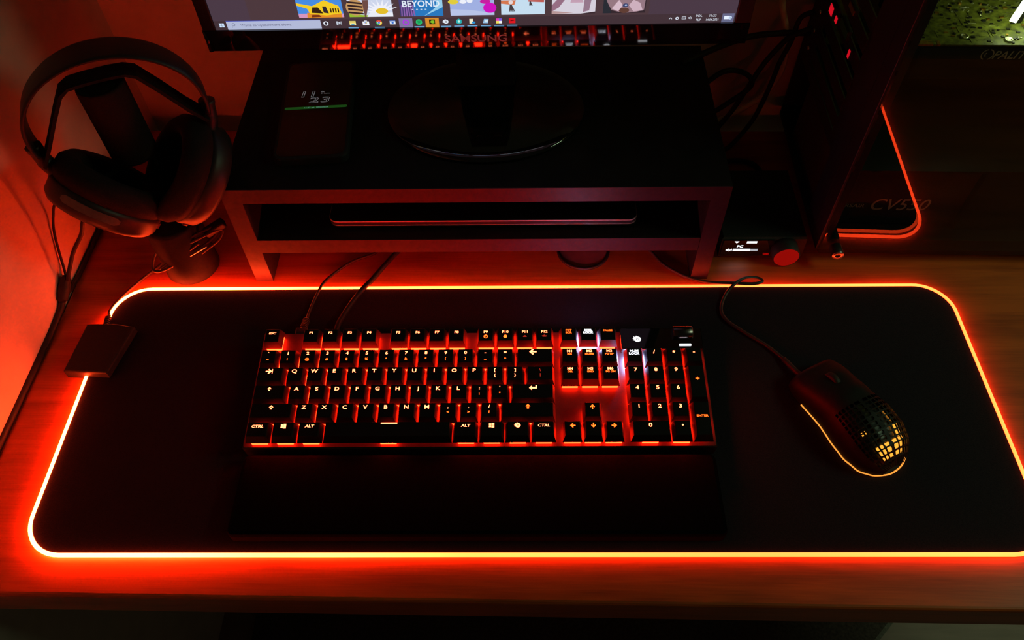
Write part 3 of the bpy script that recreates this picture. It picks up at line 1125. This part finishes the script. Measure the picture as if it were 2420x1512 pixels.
# tray at the right
wt = C(216, 222, 236)
x = fx(1583); pg([(x - 1.5, zc - .8), (x - 1.0, zc - 1.1), (x, zc), (x + 1.0, zc - 1.1), (x + 1.5, zc - .8), (x, zc + .9)], wt, 2)
x = fx(1598); disc(x, zc - .2, 1.5, 1.5, wt, 2); disc(x + .2, zc - .2, .7, .7, C(66, 50, 56), 3)
x = fx(1614); sq(x - 1.9, zc - 1.2, x + 1.9, zc + 1.4, wt, 2); sq(x - 1.4, zc - .7, x + 1.4, zc + .9, C(66, 50, 56), 3)
x = fx(1628); pg([(x - 1.6, zc - .6), (x - .6, zc - .6), (x + .5, zc - 1.6), (x + .5, zc + 1.6), (x - .6, zc + .6), (x - 1.6, zc + .6)], wt, 2); sq(x + 1.1, zc - 1, x + 1.5, zc + 1, wt, 2)
tx('POL', fx(1649), zc + .9, 2.2, wt, 2, 1.0, .01)
tx('PLP', fx(1649), zc - 3.1, 2.2, wt, 2, 1.0, .01)
tx('11:23', fx(1681), zc + .9, 2.2, wt, 2, 1.0, .01)
tx('14.04.2021', fx(1681), zc - 3.1, 2.1, wt, 2, .9, .01)
sq(fx(1703), Z0 + .2, fx(1731), Z0 + TB, C(104, 106, 138), 2)
x = fx(1716); sq(x - 3.2, zc - 1.8, x + 1.6, zc + 1.6, C(230, 240, 255), 3); disc(x + 2.4, zc - .4, 1.6, 1.7, C(205, 224, 250), 4); tx('13', x + 2.4, zc - 1.2, 1.7, C(60, 70, 110), 5)
# seven thumbnails of the folder window
TH = 27.0
ths = [(715, 820, 0), (833, 935, 0), (952, 1052, 0), (1069, 1171, 0), (1187, 1288, 0), (1304, 1405, 0), (1423, 1521, 0)]
zb = Z0 + 11.2
for i, (pa, pb, _) in enumerate(ths):
    xa, xb = fx(pa), fx(pb)
    w_ = xb - xa
    P = lambda u, v: (xa + u * w_, zb + v * w_)
    def Q(pts_, m, l):
        pg([P(*q) for q in pts_], m, l)
    def D(u, v, r1, r2, m, l, n=18):
        disc(xa + u * w_, zb + v * w_, r1 * w_, r2 * w_, m, l, n)
    base = [(70, 140, 225), (206, 214, 236), (66, 60, 110), (160, 176, 226), (198, 222, 240), (214, 208, 220), (52, 40, 46)][i]
    sq(xa, zb, xb, zb + TH, C(*base), 2)
    if i == 0:      # yellow machine over a reflection at sunset
        Q([(0, 0), (1, 0), (1, .09), (0, .10)], C(212, 150, 190), 3)
        Q([(.18, 0), (.96, 0), (.95, .14), (.2, .12)], C(226, 140, 40), 4)
        Q([(0, .36), (.34, .28), (.62, .42), (.92, .28), (.97, .10), (.62, .05), (.26, .10), (.22, .22), (0, .30)], C(244, 204, 36), 5)
        Q([(.30, .12), (.56, .10), (.46, .25), (.34, .25)], C(52, 34, 20), 6)
        Q([(.57, .12), (.68, .10), (.64, .27), (.56, .27)], C(46, 40, 50), 6)
        for q in range(4):
            Q([(.72 + q * .055, .12), (.75 + q * .055, .12), (.75 + q * .055, .22), (.72 + q * .055, .22)], C(58, 40, 20), 6)
        Q([(.28, .01), (.5, .02), (.46, .07), (.3, .07)], C(120, 50, 22), 6)
    elif i == 1:    # bee and daisy
        Q([(0, 0), (1, 0), (.3, .05), (0, .12)], C(150, 186, 50), 3)
        for q in range(9):
            a = R(20 + q * 20)
            Q([(.74 + .06 * math.cos(a + 1.6), .13 + .05 * math.sin(a + 1.6)), (.74 + .4 * math.cos(a), .13 + .30 * math.sin(a)), (.74 + .06 * math.cos(a - 1.6), .13 + .05 * math.sin(a - 1.6))], C(238, 240, 250), 3)
        Q([(.4, 0), (1, 0), (1, .1), (.5, .12)], C(232, 236, 246), 4)
        D(.76, .14, .14, .075, C(228, 190, 44), 5)
        D(.16, .24, .21, .20, C(196, 150, 96), 5)
        for q in range(4):
            Q([(-.0, .10 + q * .085), (.33, .06 + q * .085), (.34, .10 + q * .085), (0, .145 + q * .085)], C(50, 34, 36), 6)
        Q([(.34, .42), (.48, .42), (.46, .25), (.38, .0), (.35, 0)], C(110, 76, 70), 6)
    elif i == 2:    # poster with a title over a wave
        Q([(.30, 0), (1, 0), (1, .5), (.34, .5)], C(40, 120, 190), 3)
        Q([(.55, 0), (1, .22), (1, .5), (.9, .5), (.82, .2)], C(150, 205, 235), 4)
        for q in range(6):
            Q([(.02 + q * .06, 0), (.05 + q * .06, 0), (.07 + q * .05, .28), (.04 + q * .05, .28)], C(140, 96, 170), 4)
        tx('BEYOND', (xa + xb) / 2, zb + .24 * w_, 6.0, C(226, 236, 248), 6, .98, .02)
        for q in range(4):
            sq(xa + (.28 + q * .1) * w_, zb + .16 * w_, xa + (.32 + q * .1) * w_, zb + .185 * w_, C(190, 214, 236), 6)
    elif i == 3:    # flowers
        D(.08, .34, .12, .06, C(226, 204, 60), 3)
        D(.9, .18, .15, .13, C(206, 20, 190), 3)
        D(.8, .34, .12, .06, C(200, 30, 160), 3)
        Q([(0, 0), (1, 0), (1, .05), (.4, .14), (0, .16)], C(184, 196, 232), 3)
        D(.3, .34, .08, .05, C(238, 240, 250), 3)
        D(.45, .36, .07, .05, C(238, 240, 250), 3)
    elif i == 4:    # drawing on pale paper
        for u0, v0, k in ((.18, .08, 1.0), (.64, .22, .6)):
            for q in range(5):
                Q([(u0 + q * .03 * k, v0), (u0 + .02 * k + q * .03 * k, v0), (u0 + .05 * k, v0 + .2 * k), (u0 + .02 * k, v0 + .2 * k)], C(70, 62, 66), 4)
        Q([(0, .28), (.3, .24), (.34, .36), (0, .36)], C(214, 120, 80), 3)
        Q([(.62, .32), (.98, .30), (.98, .36), (.62, .36)], C(190, 90, 80), 3)
        D(.22, .31, .05, .05, C(230, 214, 214), 5)
    elif i == 5:    # soft mauve fur
        Q([(0, .06), (.16, .16), (.3, .36), (.12, .36), (0, .22)], C(150, 110, 132), 3)
        Q([(.72, .04), (.86, .08), (.9, .36), (.74, .36)], C(150, 120, 140), 3)
        Q([(.42, .28), (.72, .28), (.7, .36), (.44, .36)], C(196, 160, 180), 3)
        Q([(0, 0), (.5, .02), (.2, .06), (0, .08)], C(184, 150, 150), 4)
        Q([(.66, 0), (1, 0), (1, .05)], C(60, 44, 50), 4)
    else:           # dog with a dark muzzle
        Q([(.05, .36), (.2, .08), (.5, .0), (.8, .03), (.97, .08), (.98, .36)], C(150, 120, 130), 3)
        Q([(.2, .12), (.36, .05), (.46, .2), (.36, .34)], C(214, 186, 200), 4)
        Q([(.6, .2), (.72, .04), (.94, .06), (.86, .26), (.7, .34)], C(206, 176, 190), 4)
        D(.5, .07, .12, .07, C(96, 62, 52), 5)
        D(.52, .20, .07, .05, C(62, 70, 110), 6)
        D(.53, .205, .03, .02, C(170, 190, 230), 7)
        Q([(0, 0), (.2, 0), (.06, .36), (0, .36)], C(40, 44, 52), 5)
o = b.build('screen', MN)

o['label'] = 'lit screen with task bar and thumbnails'
b = MB()
b.lathe([(.104, 0), (.104, .0030), (.102, .0046), (.09, .0056), (.03, .0064)], M['gloss'], Matrix.Diagonal((1, .80, 1, 1)), n=72)
o = b.build('stand_base', MN)
o.location = (.005, .0245, 0)
b = MB()
b.loft([[(x, y, z) for x, y in ((-.030 + d, -.012), (.030 - d, -.012), (.034 - d, .010), (-.034 + d, .010))] for z, d in ((.005, 0), (.04, .004), (.11, .008))], M['softblack'], smooth=False)
o = b.build('stand_neck', MN)
o.location = (.005, .070, 0)
b = MB()
b.lathe([(.016, -.022), (.018, -.018), (.018, .018), (.016, .022)], M['gloss'], T(.005, .060, .066) @ RY(R(90)), n=28)
for sx_ in (-.010, .012):
    b.lathe([(.0045, 0), (.0045, .003), (.002, .003)], M['metal'], T(.005 + sx_, .0425, .070) @ RX(R(80)), n=16)
b.build('hinge', MN)

# ------------------------------------------------------------------ column and headset
CY = thing('headphone_stand', 'black headphone stand of two stacked cylinders, standing beside the riser', 'headphone stand', (-.379, .186, 0))
b = MB()
b.lathe([(.0282, 0), (.0292, .0012), (.0292, .004), (.0288, .0045), (.0286, .0720), (.0278, .0750), (.0255, .0762)], M['stand'], n=56)
b.build('base', CY)
b = MB()
b.lathe([(.0040, .0755), (.0040, .1700)], M['shell'], T(.011, .009, 0), n=20)
b.build('pole', CY)
b = MB()
b.lathe([(.0190, .1660), (.0208, .1680), (.0212, .1705), (.0212, .2440), (.0205, .2465), (.0194, .2472), (.0188, .2460), (.014, .2454)], M['pad_foam'], n=56)
b.build('top_cylinder', CY)

HS = thing('headset', 'black headset with elastic head strap hanging over the black cylinder', 'headset', (-.379, .186, .2525), (R(-8), 0, R(24)))
b = MB()      # outer band
f0, f1, NN = -.22, PI + .22, 48
rings = []
for i in range(NN + 1):
    t = f0 + (f1 - f0) * i / NN
    a_, H_ = .0770, .0630
    p = Vector((.003 + a_ * math.cos(t), 0, -.040 + H_ * math.sin(t)))
    nrm = Vector((math.cos(t) / a_, 0, math.sin(t) / H_)).normalized()
    wd = .0165 + .0050 * math.sin(t)
    th_ = .0020
    rings.append([p + nrm * (th_ * s1) + Vector((0, wd * s2, 0)) for s1, s2 in ((1, -.8), (.5, -1), (-.5, -1), (-1, -.8), (-1, .8), (-.5, 1), (.5, 1), (1, .8))])
b.loft(rings, M['shell'])
b.build('headband', HS)
b = MB()      # elastic strap resting on the column
sp_ = [(-.0725, -.064), (-.060, -.046), (-.045, -.023), (-.032, -.0045), (-.024, .0002), (-.010, .0012), (.010, .0012), (.024, .0002), (.032, -.0035), (.046, -.022), (.062, -.045), (.0760, -.062)]
rings = [[(x + (.0010 if z < -.002 and x > 0 else (-.0010 if z < -.002 else 0)) * s1, wd_, z + .0012 * s1) for s1, wd_ in ((1, -.013), (-1, -.013), (-1, .013), (1, .013))] for x, z in sp_]
b.loft(rings, M['pad_foam'], smooth=False)
b.build('strap', HS)
for sg in (-1, 1):
    b = MB()      # slider arm joining band and cup
    ax_ = .0790 if sg > 0 else -.0735
    b.tube([(ax_ + sg * .0010, 0, -.046), (ax_ - sg * .0005, 0, -.058), (ax_ - sg * .003, 0, -.068), (ax_ - sg * .0085, 0, -.080)], [.0075, .0068, .0075, .0090], M['shell'], n=12)
    b.build('arm', HS)
    mb = MB()

    def oval(x, ky, kz, dy=0):
        return [(x * sg * 1.06, 1.07 * ky * math.cos(2 * PI * k / 40) * sg, 1.07 * kz * math.sin(2 * PI * k / 40)) for k in range(40)]
    # outer shell
    mb.loft([oval(.0010, .0405, .0475), oval(.006, .0420, .0490), (oval(.0170, .0415, .0485)), oval(.0215, .0385, .0455), oval(.0240, .0320, .0390), oval(.0246, .0200, .0260)], M['shell'])
    cupo = mb.build('ear_cup', HS)
    cupo.location = (sg * .0365 + .002, -.006, -.1090)
    cupo.rotation_euler = (RZ(R(10 if sg > 0 else 16)) @ RY(R(sg * 42))).to_euler()
    mb = MB()      # soft ring
    mb.loft([oval(.0015, .0410, .0480), oval(-.006, .0440, .0510), oval(-.0150, .0430, .0500), oval(-.0205, .0380, .0450), oval(-.0215, .0310, .0380), oval(-.0195, .0260, .0330), oval(-.0100, .0235, .0310), oval(.0005, .0230, .0305)], M['pad_foam'])
    q_ = mb.build('ear_cushion', cupo)
    if sg < 0:
        mb = MB()      # long curved trim plate let into the rim
        rr = []
        for k in range(15):
            t = R(2 + 62 * k / 14)
            e_ = .0022 if k in (0, 14) else 0
            for_ = lambda q, f: (-q, -.0450 * f * math.cos(t), .0524 * f * math.sin(t))
            rr.append([for_(.0068 + e_, .99), for_(.0068 + e_, 1.014), for_(.0145 - e_, 1.010), for_(.0145 - e_, .985)])
        mb.loft(rr, M['trim'], smooth=False)
        mb.build('trim_plate', cupo)
    mb = MB()      # sockets and buttons on the lower rim
    mb.box((sg * .010 - .003, -.022, -.0478), (sg * .010 + .003, -.006, -.0440), M['chip'], .0010)
    mb.lathe([(.0030, 0), (.0030, .004), (.0018, .004)], M['chip'], T(sg * .010, .010, -.0440) @ RX(R(180)), n=14)
    mb.build('socket', cupo)
b = MB()      # headset lead down the wall side
inv = (Matrix.Translation(HS.location) @ RZ(R(24)) @ RX(R(-8))).inverted()
lead = [(-.4300, .1640, .118), (-.4500, .1610, .101), (-.4620, .1600, .080), (-.4790, .1560, .058), (-.4900, .1480, .038), (-.4960, .1440, .026)]
b.tube([inv @ Vector(p) for p in lead], .0021, M['cable_dark'])
b.build('lead', HS)

# cables along the wall
sp2 = thing('cable_splitter', 'black cable with a Y-shaped splitter lying along the left wall', 'cable', (-.500, .136, 0))
L0 = Vector(sp2.location)
b = MB()
b.tube([Vector(p) - L0 for p in [(-.5150, -.26, .0036), (-.5112, -.12, .0036), (-.5094, -.0381, .0036), (-.5078, .03, .0036), (-.5062, .085, .0038), (-.5046, .1145, .006), (-.5035, .127, .010)]], .0034, M['cable_dark'], n=10)
b.build('lead', sp2)
b = MB()
for k, (p, r_) in enumerate((((-.5026, .1270, .0110), .0040), ((-.5020, .1310, .0140), .0050), ((-.5010, .1410, .0210), .0058), ((-.5002, .1490, .0262), .0050), ((-.4992, .1530, .0285), .0036))):
    pass
b.tube([Vector(p) - L0 for p in ((-.5030, .1260, .0110), (-.5022, .1310, .0145), (-.5005, .1420, .0215), (-.4990, .1500, .0265), (-.4970, .1460, .0275))][:4], [.0036, .0056, .0062, .0056, .0040], M['cable_dark'], n=12, sub=5)
b.build('splitter', sp2)
b = MB()
b.tube([Vector(p) - L0 for p in [(-.5035, .138, .010), (-.5035, .150, .006), (-.5030, .175, .0034), (-.5025, .205, .0032), (-.5015, .240, .0030), (-.4995, .300, .0030), (-.4985, .36, .0030)]], .0027, M['cable_dark'])
b.tube([Vector(p) - L0 for p in [(-.5012, .1500, .0230), (-.5020, .156, .030), (-.5030, .165, .045), (-.5025, .176, .066), (-.4990, .185, .082), (-.4840, .183, .104), (-.4500, .176, .122)]], .0014, M['cable_dark'])
b.build('branch', sp2)

# ------------------------------------------------------------------ sound control box
DA = thing('audio_controller', 'small black audio box with PC volume screen and red knob beside the riser', 'audio controller', (.2585, .1935, 0), (0, 0, -.005))
b = MB()
hw_, dp_, hh_ = .0465, .110, .0300
b.loft([[(-hw_, 0, .0015), (hw_, 0, .0015), (hw_, dp_, .0015), (-hw_, dp_, .0015)], [(-hw_, .0010, hh_ - .002), (hw_, .0010, hh_ - .002), (hw_, dp_, hh_ - .002), (-hw_, dp_, hh_ - .002)],
        [(-hw_ + .0015, .003, hh_), (hw_ - .0015, .003, hh_), (hw_ - .0015, dp_ - .002, hh_), (-hw_ + .0015, dp_ - .002, hh_)]], M['softblack'], smooth=False)
for fx_ in (-.036, .036):
    for fy_ in (.012, .098):
        b.lathe([(.005, 0), (.005, .0016)], M['cable_dark'], T(fx_, fy_, 0), n=14)
b.build('body', DA)
b = MB()
slab(b, rrect(-.0445, .0045, .0100, .0285, .001, 3), 0, .0006, M['gloss'])
F = lambda x, z, l=1: T(x, -.0016 - .0001 * l, z) @ RX(R(90))
b2 = MB()
slab(b2, [(x, z) for x, z in rrect(-.0450, .0040, .0105, .0285, .0015, 4)], 0, .0012, M['gloss'])
b.bm.free()
b = b2
for v in b.bm.verts:
    v.co = Vector((v.co.x, -.0002 - v.co.z, v.co.y))
W_ = M['oled']
b.flat([(-.5, .25), (0, -.3), (.5, .25), (.5, .1), (0, -.1), (-.5, .1)][::1], W_, F(-.0305, .0262), .0050)
b.flat([(-.0055, 0), (.0055, 0), (.0055, .0030), (-.0055, .0030)], W_, F(-.0140, .0246))
b.text('PC', W_, F(-.0258, .0180), .0032, .02, 1.25, .1)
b.flat([(-.0032, -.0009), (-.0016, -.0009), (0, -.0024), (0, .0024), (-.0016, .0009), (-.0032, .0009)], W_, F(-.0370, .0136))
for q in (0, 1):
    b.flat([(.0010 + q * .0014, -.0014 - q * .0006), (.0016 + q * .0014, -.0014 - q * .0006), (.0020 + q * .0014, 0), (.0016 + q * .0014, .0014 + q * .0006), (.0010 + q * .0014, .0014 + q * .0006), (.0014 + q * .0014, 0)], W_, F(-.0370, .0136))
b.flat([(0, 0), (.0190, 0), (.0190, .0034), (0, .0034)], W_, F(-.0325, .0120))
b.flat([(.0190, 0), (.0275, 0), (.0275, .0034), (.0190, .0034)], M['oled_grey'], F(-.0325, .0120))
o = b.build('display', DA)
o['label'] = 'small black screen showing PC and a white volume bar'
b = MB()
b.lathe([(.0145, -.001), (.0148, .004), (.0148, .014), (.0138, .0152)], M['softblack'], T(.0235, 0, .0158) @ RX(R(90)), n=40, cap1=False)
o = b.build('knob', DA)
b = MB()
b.lathe([(.0136, .0150), (.0130, .0152), (.002, .0152)], M['knob_glow'], T(.0235, 0, .0158) @ RX(R(90)), n=40)
b.build('knob_face', o)['label'] = 'red lit face of the knob'
b = MB()
b.box((-.0035, -.0012, -.0012), (.0035, .0008, .0012), M['red_port'], .0005)
o = b.build('button', DA)
o.location = (.0040 + .0015, -.0012, .0075)

# ------------------------------------------------------------------ computer
PC = thing('computer', 'black tower computer with a glass side panel at the back of the desk', 'computer', (.3170, .1870, 0), (0, 0, -.027))
PW, PD, PHH = .425, .238, .465
Z00 = .014
b = MB()
st = M['steel']
b.box((0, .006, Z00), (.012, .030, PHH), st, .001)                 # frame posts and rails round the glass
b.box((PW - .02, .006, Z00), (PW, PD, PHH), st, .001)
b.box((0, .006, Z00), (PW, PD, Z00 + .004), st)
b.box((0, .006, PHH - .006), (PW, PD, PHH), st)
b.box((0, PD - .003, Z00), (PW, PD, PHH), st)
b.box((.004, .006, Z00 + .004), (PW - .02, .010, Z00 + .016), st)
b.build('chassis', PC)
b = MB()      # rear wall with vents, slots and ports; it faces the monitor
rz = lambda y0_, z0_, y1_, z1_, m, x=-.001, d=.002: b.box((x, y0_, z0_), (x + d, y1_, z1_), M[m])
rz(.030, Z00, .060, PHH, 'steel', 0)
rz(.060, Z00, PD, .020, 'steel', 0)
rz(.060, .106, PD, .122, 'steel', 0)
rz(.060, .280, PD, .296, 'steel', 0)
rz(.060, .44, PD, PHH, 'steel', 0)
for k in range(6):                                                    # slot covers
    rz(.075, .125 + k * .0225, .195, .140 + k * .0225, 'steel', -.0005, .0015)
    b.lathe([(.0026, 0), (.0026, .002)], M['solder'], T(-.002, .205, .1325 + k * .0225) @ RY(R(-90)), n=12)
rz(.195, .122, PD, .296, 'steel', 0)
rz(.060, .122, .075, .296, 'steel', 0)
for k in range(9):                                                    # fan grille bars
    rz(.075, .302 + k * .0155, .150, .306 + k * .0155, 'steel', -.0005, .0015)
rz(.150, .296, .160, .44, 'steel', 0)
rz(.160, .296, PD, .44, 'alu', 0, .0012)                              # port plate
b.build('rear_panel', PC)
pc_ports = [('red_glint', .170, .181, .194, .203), ('red_glint', .152, .158, .197, .203), ('green_port', .116, .142, .203, .211), ('red_glint', .0945, .0985, .196, .204),
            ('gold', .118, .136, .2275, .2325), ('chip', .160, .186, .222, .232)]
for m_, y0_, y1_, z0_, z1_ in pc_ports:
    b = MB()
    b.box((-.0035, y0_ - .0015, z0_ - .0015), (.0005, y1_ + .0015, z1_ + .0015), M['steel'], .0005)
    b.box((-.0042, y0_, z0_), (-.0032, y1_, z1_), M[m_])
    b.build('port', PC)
for fx_ in (.03, PW - .03):
    for fy_ in (.03, PD - .03):
        b = MB()
        b.lathe([(.014, 0), (.012, .0015), (.011, Z00)], M['cable_dark'], T(fx_, fy_, 0), n=24)
        b.build('foot', PC)
b = MB()
b.box((.0015, 0, Z00), (PW - .002, .004, PHH - .002), M['glass'])
o = b.build('glass_panel', PC)
o['label'] = 'clear glass side panel reflecting the mat rim'
for (x_, z_) in ((.0165, .0262), (PW - .016, .026), (.0165, PHH - .02), (PW - .016, PHH - .02)):
    b = MB()
    b.lathe([(.0045, .0), (.0062, .001), (.0066, .013), (.0060, .0145)], M['steel'], T(x_, -.0006, z_) @ RX(R(90)), n=28, cap1=False)
    b.lathe([(.0062, .0143), (.0060, .0147), (.0030, .0147)], M['metal'], T(x_, -.0006, z_) @ RX(R(90)), n=28, cap0=False, cap1=False)
    b.lathe([(.0030, .0146), (.0028, .0132), (.0005, .0132)], M['chip'], T(x_, -.0006, z_) @ RX(R(90)), n=20, cap0=False)
    b.build('thumb_screw', PC)

# power supply in the lower bay
b = MB()
b.box((.006, .040, Z00 + .006), (.156, .190, Z00 + .090), M['psu'], .0015)
F2 = lambda x, z, l=1: T(x, .040 - .0003 * l, z) @ RX(R(90))
b.flat([(-.0710, 0), (.0720, 0), (.0720, .046), (-.0710, .046)], M['psu'], F2(.081, .036))
b.text('CV550', M['print_dim'], F2(.0870, .0420, 2), .0165, .004, .95, .16)
b.text('CORSAIR', M['print_dim'], F2(.0330, .0455, 2), .0052, .008, 1.1, .1)
o = b.build('power_supply', PC)
o['label'] = 'power supply marked CV550'
b = MB()
b.box((.157, .034, Z00 + .004), (PW - .02, PD - .003, Z00 + .092), st)
b.box((.012, .030, Z00 + .0915), (PW - .02, PD - .003, Z00 + .0935), st)
b.box((.022, .0294, Z00 + .0917), (.20, .0304, Z00 + .0941), M['alu'])
b.build('shroud', PC)
# motherboard
b = MB()
b.box((.020, PD - .014, .125), (.262, PD - .011, .440), M['pcb'])
random.seed(4)
for k in range(60):
    x_, z_ = random.uniform(.025, .25), random.uniform(.13, .43)
    s1, s2 = random.uniform(.003, .012), random.uniform(.003, .012)
    b.box((x_, PD - .014 - random.uniform(.002, .012), z_), (x_ + s1, PD - .014, z_ + s2), M[random.choice(['chip', 'chip', 'solder', 'pcb'])])
b.build('motherboard', PC)
# graphics card
gz = .2130
gx0, gx1, gy0, gy1 = .0605, .300, .0935, PD - .016
b = MB()
b.box((gx0 - .006, gy0, gz - .0018), (gx1, gy1, gz), M['pcb'])
random.seed(11)
for k in range(620):
    x_, y_ = random.uniform(gx0, gx1 - .008), random.uniform(gy0 + .002, gy1 - .01)
    r_ = random.random()
    if r_ < .30:
        s1, s2, hz_, m_ = random.uniform(.0008, .0016), random.uniform(.0006, .0012), .0009, 'solder'
    elif r_ < .62:
        s1, s2, hz_, m_ = random.uniform(.0015, .004), random.uniform(.001, .003), .0010, 'chip'
    elif r_ < .70:
        s1, s2, hz_, m_ = random.uniform(.002, .0045), random.uniform(.0012, .003), .0012, 'gold'
    else:
        s1, s2, hz_, m_ = random.uniform(.001, .012), .0007, .0005, 'solder'
        if random.random() < .35:
            s1, s2 = s2, s1
        m_ = 'pcb' if random.random() < .6 else 'solder'
    b.box((x_, y_, gz), (x_ + s1, y_ + s2, gz + hz_), M[m_])
for x_, y_ in ((gx0 + .045, gy0 + .013), (gx0 + .086, gy0 + .008)):
    b.lathe([(.0042, 0), (.0042, .0014), (.0030, .0016), (.0026, .0009), (.0008, .0009)], M['solder'], T(x_, y_, gz), n=20)
b.box((gx0 - .004, gy0 - .0004, gz - .0016), (gx0 + .012, gy0 + .006, gz + .0003), M['gold'])
b.box((gx0 + .016, gy0 - .0004, gz - .0016), (gx0 + .019, gy0 + .006, gz + .0003), M['gold'])
gpo = b.build('graphics_card', PC)
gpo['label'] = 'green circuit board of the graphics card'
b = MB()
b.box((gx0 + .002, gy0 + .0010, gz - .042), (gx1 + .02, gy1 - .02, gz - .003), M['softblack'], .003)
b.text('PALIT', M['print_dim'], T(gx0 + .0900, gy0 - .0002 + .0010, gz - .0158) @ RX(R(90)), .0085, .010, 1.0, .25)
for q, (r0, a0, a1) in enumerate(((.0062, 100, 250), (.0062, -70, 80), (.0028, 120, 240))):
    pts_ = [((r0 - .0011) * math.cos(R(a)), (r0 - .0011) * math.sin(R(a))) for a in range(a0, a1 + 1, 15)]
    pts2 = [(r0 * math.cos(R(a)), r0 * math.sin(R(a))) for a in range(a1, a0 - 1, -15)]
    b.flat(pts_ + pts2, M['print_dim'], T(gx0 + .0690, gy0 + .0008, gz - .0115) @ RX(R(90)))
b.build('cooler_shroud', gpo)
for fx_ in (gx0 + .07, gx0 + .175):
    b = MB()
    b.lathe([(.046, gz - .047), (.046, gz - .0425), (.040, gz - .0425)], M['chip'], T(fx_, (gy0 + gy1) / 2 - .01, 0), n=40)
    b.build('fan', gpo)
b = MB()      # lit angular emblem bars above the card


def bar(p, q, wd, hgt):
    p, q = Vector(p), Vector(q)
    d = (q - p).normalized()
    s_2 = Vector((-d.y, d.x, 0)) * wd / 2
    b.hexa([p - s_2, q - s_2, q + s_2, p + s_2] + [v + Vector((0, 0, hgt)) for v in (p - s_2, q - s_2, q + s_2, p + s_2)], M['pc_led'])


lx = gx0 + .0780
bar((lx, gy0 + .0040, gz + .022), (lx + .026, gy0 + .040, gz + .022), .0060, .005)
bar((lx + .026, gy0 + .040, gz + .022), (lx + .075, gy0 + .045, gz + .022), .0060, .005)
bar((lx + .012, gy0 + .0060, gz + .022), (lx + .060, gy0 + .022, gz + .022), .0025, .004)
o = b.build('light_bar', PC)
o['label'] = 'bright white light bar'
b = MB()
b.box((lx + .022, gy0 + .036, gz), (lx + .030, gy0 + .044, gz + .022), M['chip'], .001)
b.build('bracket', PC)
b = MB()
b.box((.05, .060, PHH - .016), (.38, .072, PHH - .008), M['pc_fill'])  # glowing bar added out of view to light the circuit board
o = b.build('light_strip', PC)
o['label'] = 'yellow green fill strip added under the top'

# ------------------------------------------------------------------ cables behind the riser
def cable(name, pts_, r, m, label, group=None):
    mb = MB()
    mb.tube(pts_, r, M[m], n=8)
    return tag(mb.build(name, loc=pts_[-1]), label, 'cable', group)


cable('white_cable', [(.272, .405, .24), (.2776, .402, .1874), (.2909, .400, .1511), (.3000, .400, .1123), (.2975, .400, .086), (.2867, .398, .0635), (.2703, .396, .050), (.245, .392, .036), (.215, .388, .016), (.208, .34, .0045), (.214, .32, .0035)], .0034, 'white_cable', 'white cable hanging down between the riser and the computer')
cable('black_cable', [(.318, .398, .1475), (.2950, .396, .1495), (.2778, .394, .1502), (.2495, .390, .1494), (.215, .375, .148), (.17, .355, .1405)], .0034, 'cable_dark', 'black cable stretched level from the monitor to the computer')
cable('black_cable', [(.316, .392, .158), (.2980, .391, .150), (.2892, .390, .143), (.2725, .390, .1126), (.2607, .390, .0774), (.2480, .388, .045), (.226, .38, .012), (.215, .372, .0035)], .0030, 'cable_dark', 'black cable slanting down to the left, in front of the white one')
cable('black_cable', [(.317, .402, .172), (.303, .400, .165), (.2985, .395, .1402), (.2922, .394, .1124), (.2890, .393, .0831), (.2843, .392, .0523), (.276, .388, .028), (.255, .376, .0035), (.24, .366, .0035)], .0028, 'cable_dark', 'black cable hanging from the computer, right of the white one')
cable('black_cable', [(.205, .372, .100), (.2244, .380, .1100), (.2439, .384, .1083), (.2600, .385, .0983), (.2618, .385, .0834), (.2332, .380, .0600), (.212, .374, .045), (.207, .37, .0035)], .0030, 'cable_dark', 'black cable looping out from behind the riser')
cable('black_cable', [(.214, .306, .0035), (.222, .330, .0035), (.250, .348, .0035), (.277, .342, .0035), (.286, .318, .0035), (.2845, .306, .012)], .0030, 'cable_dark', 'black cable curled on the desk behind the audio box')
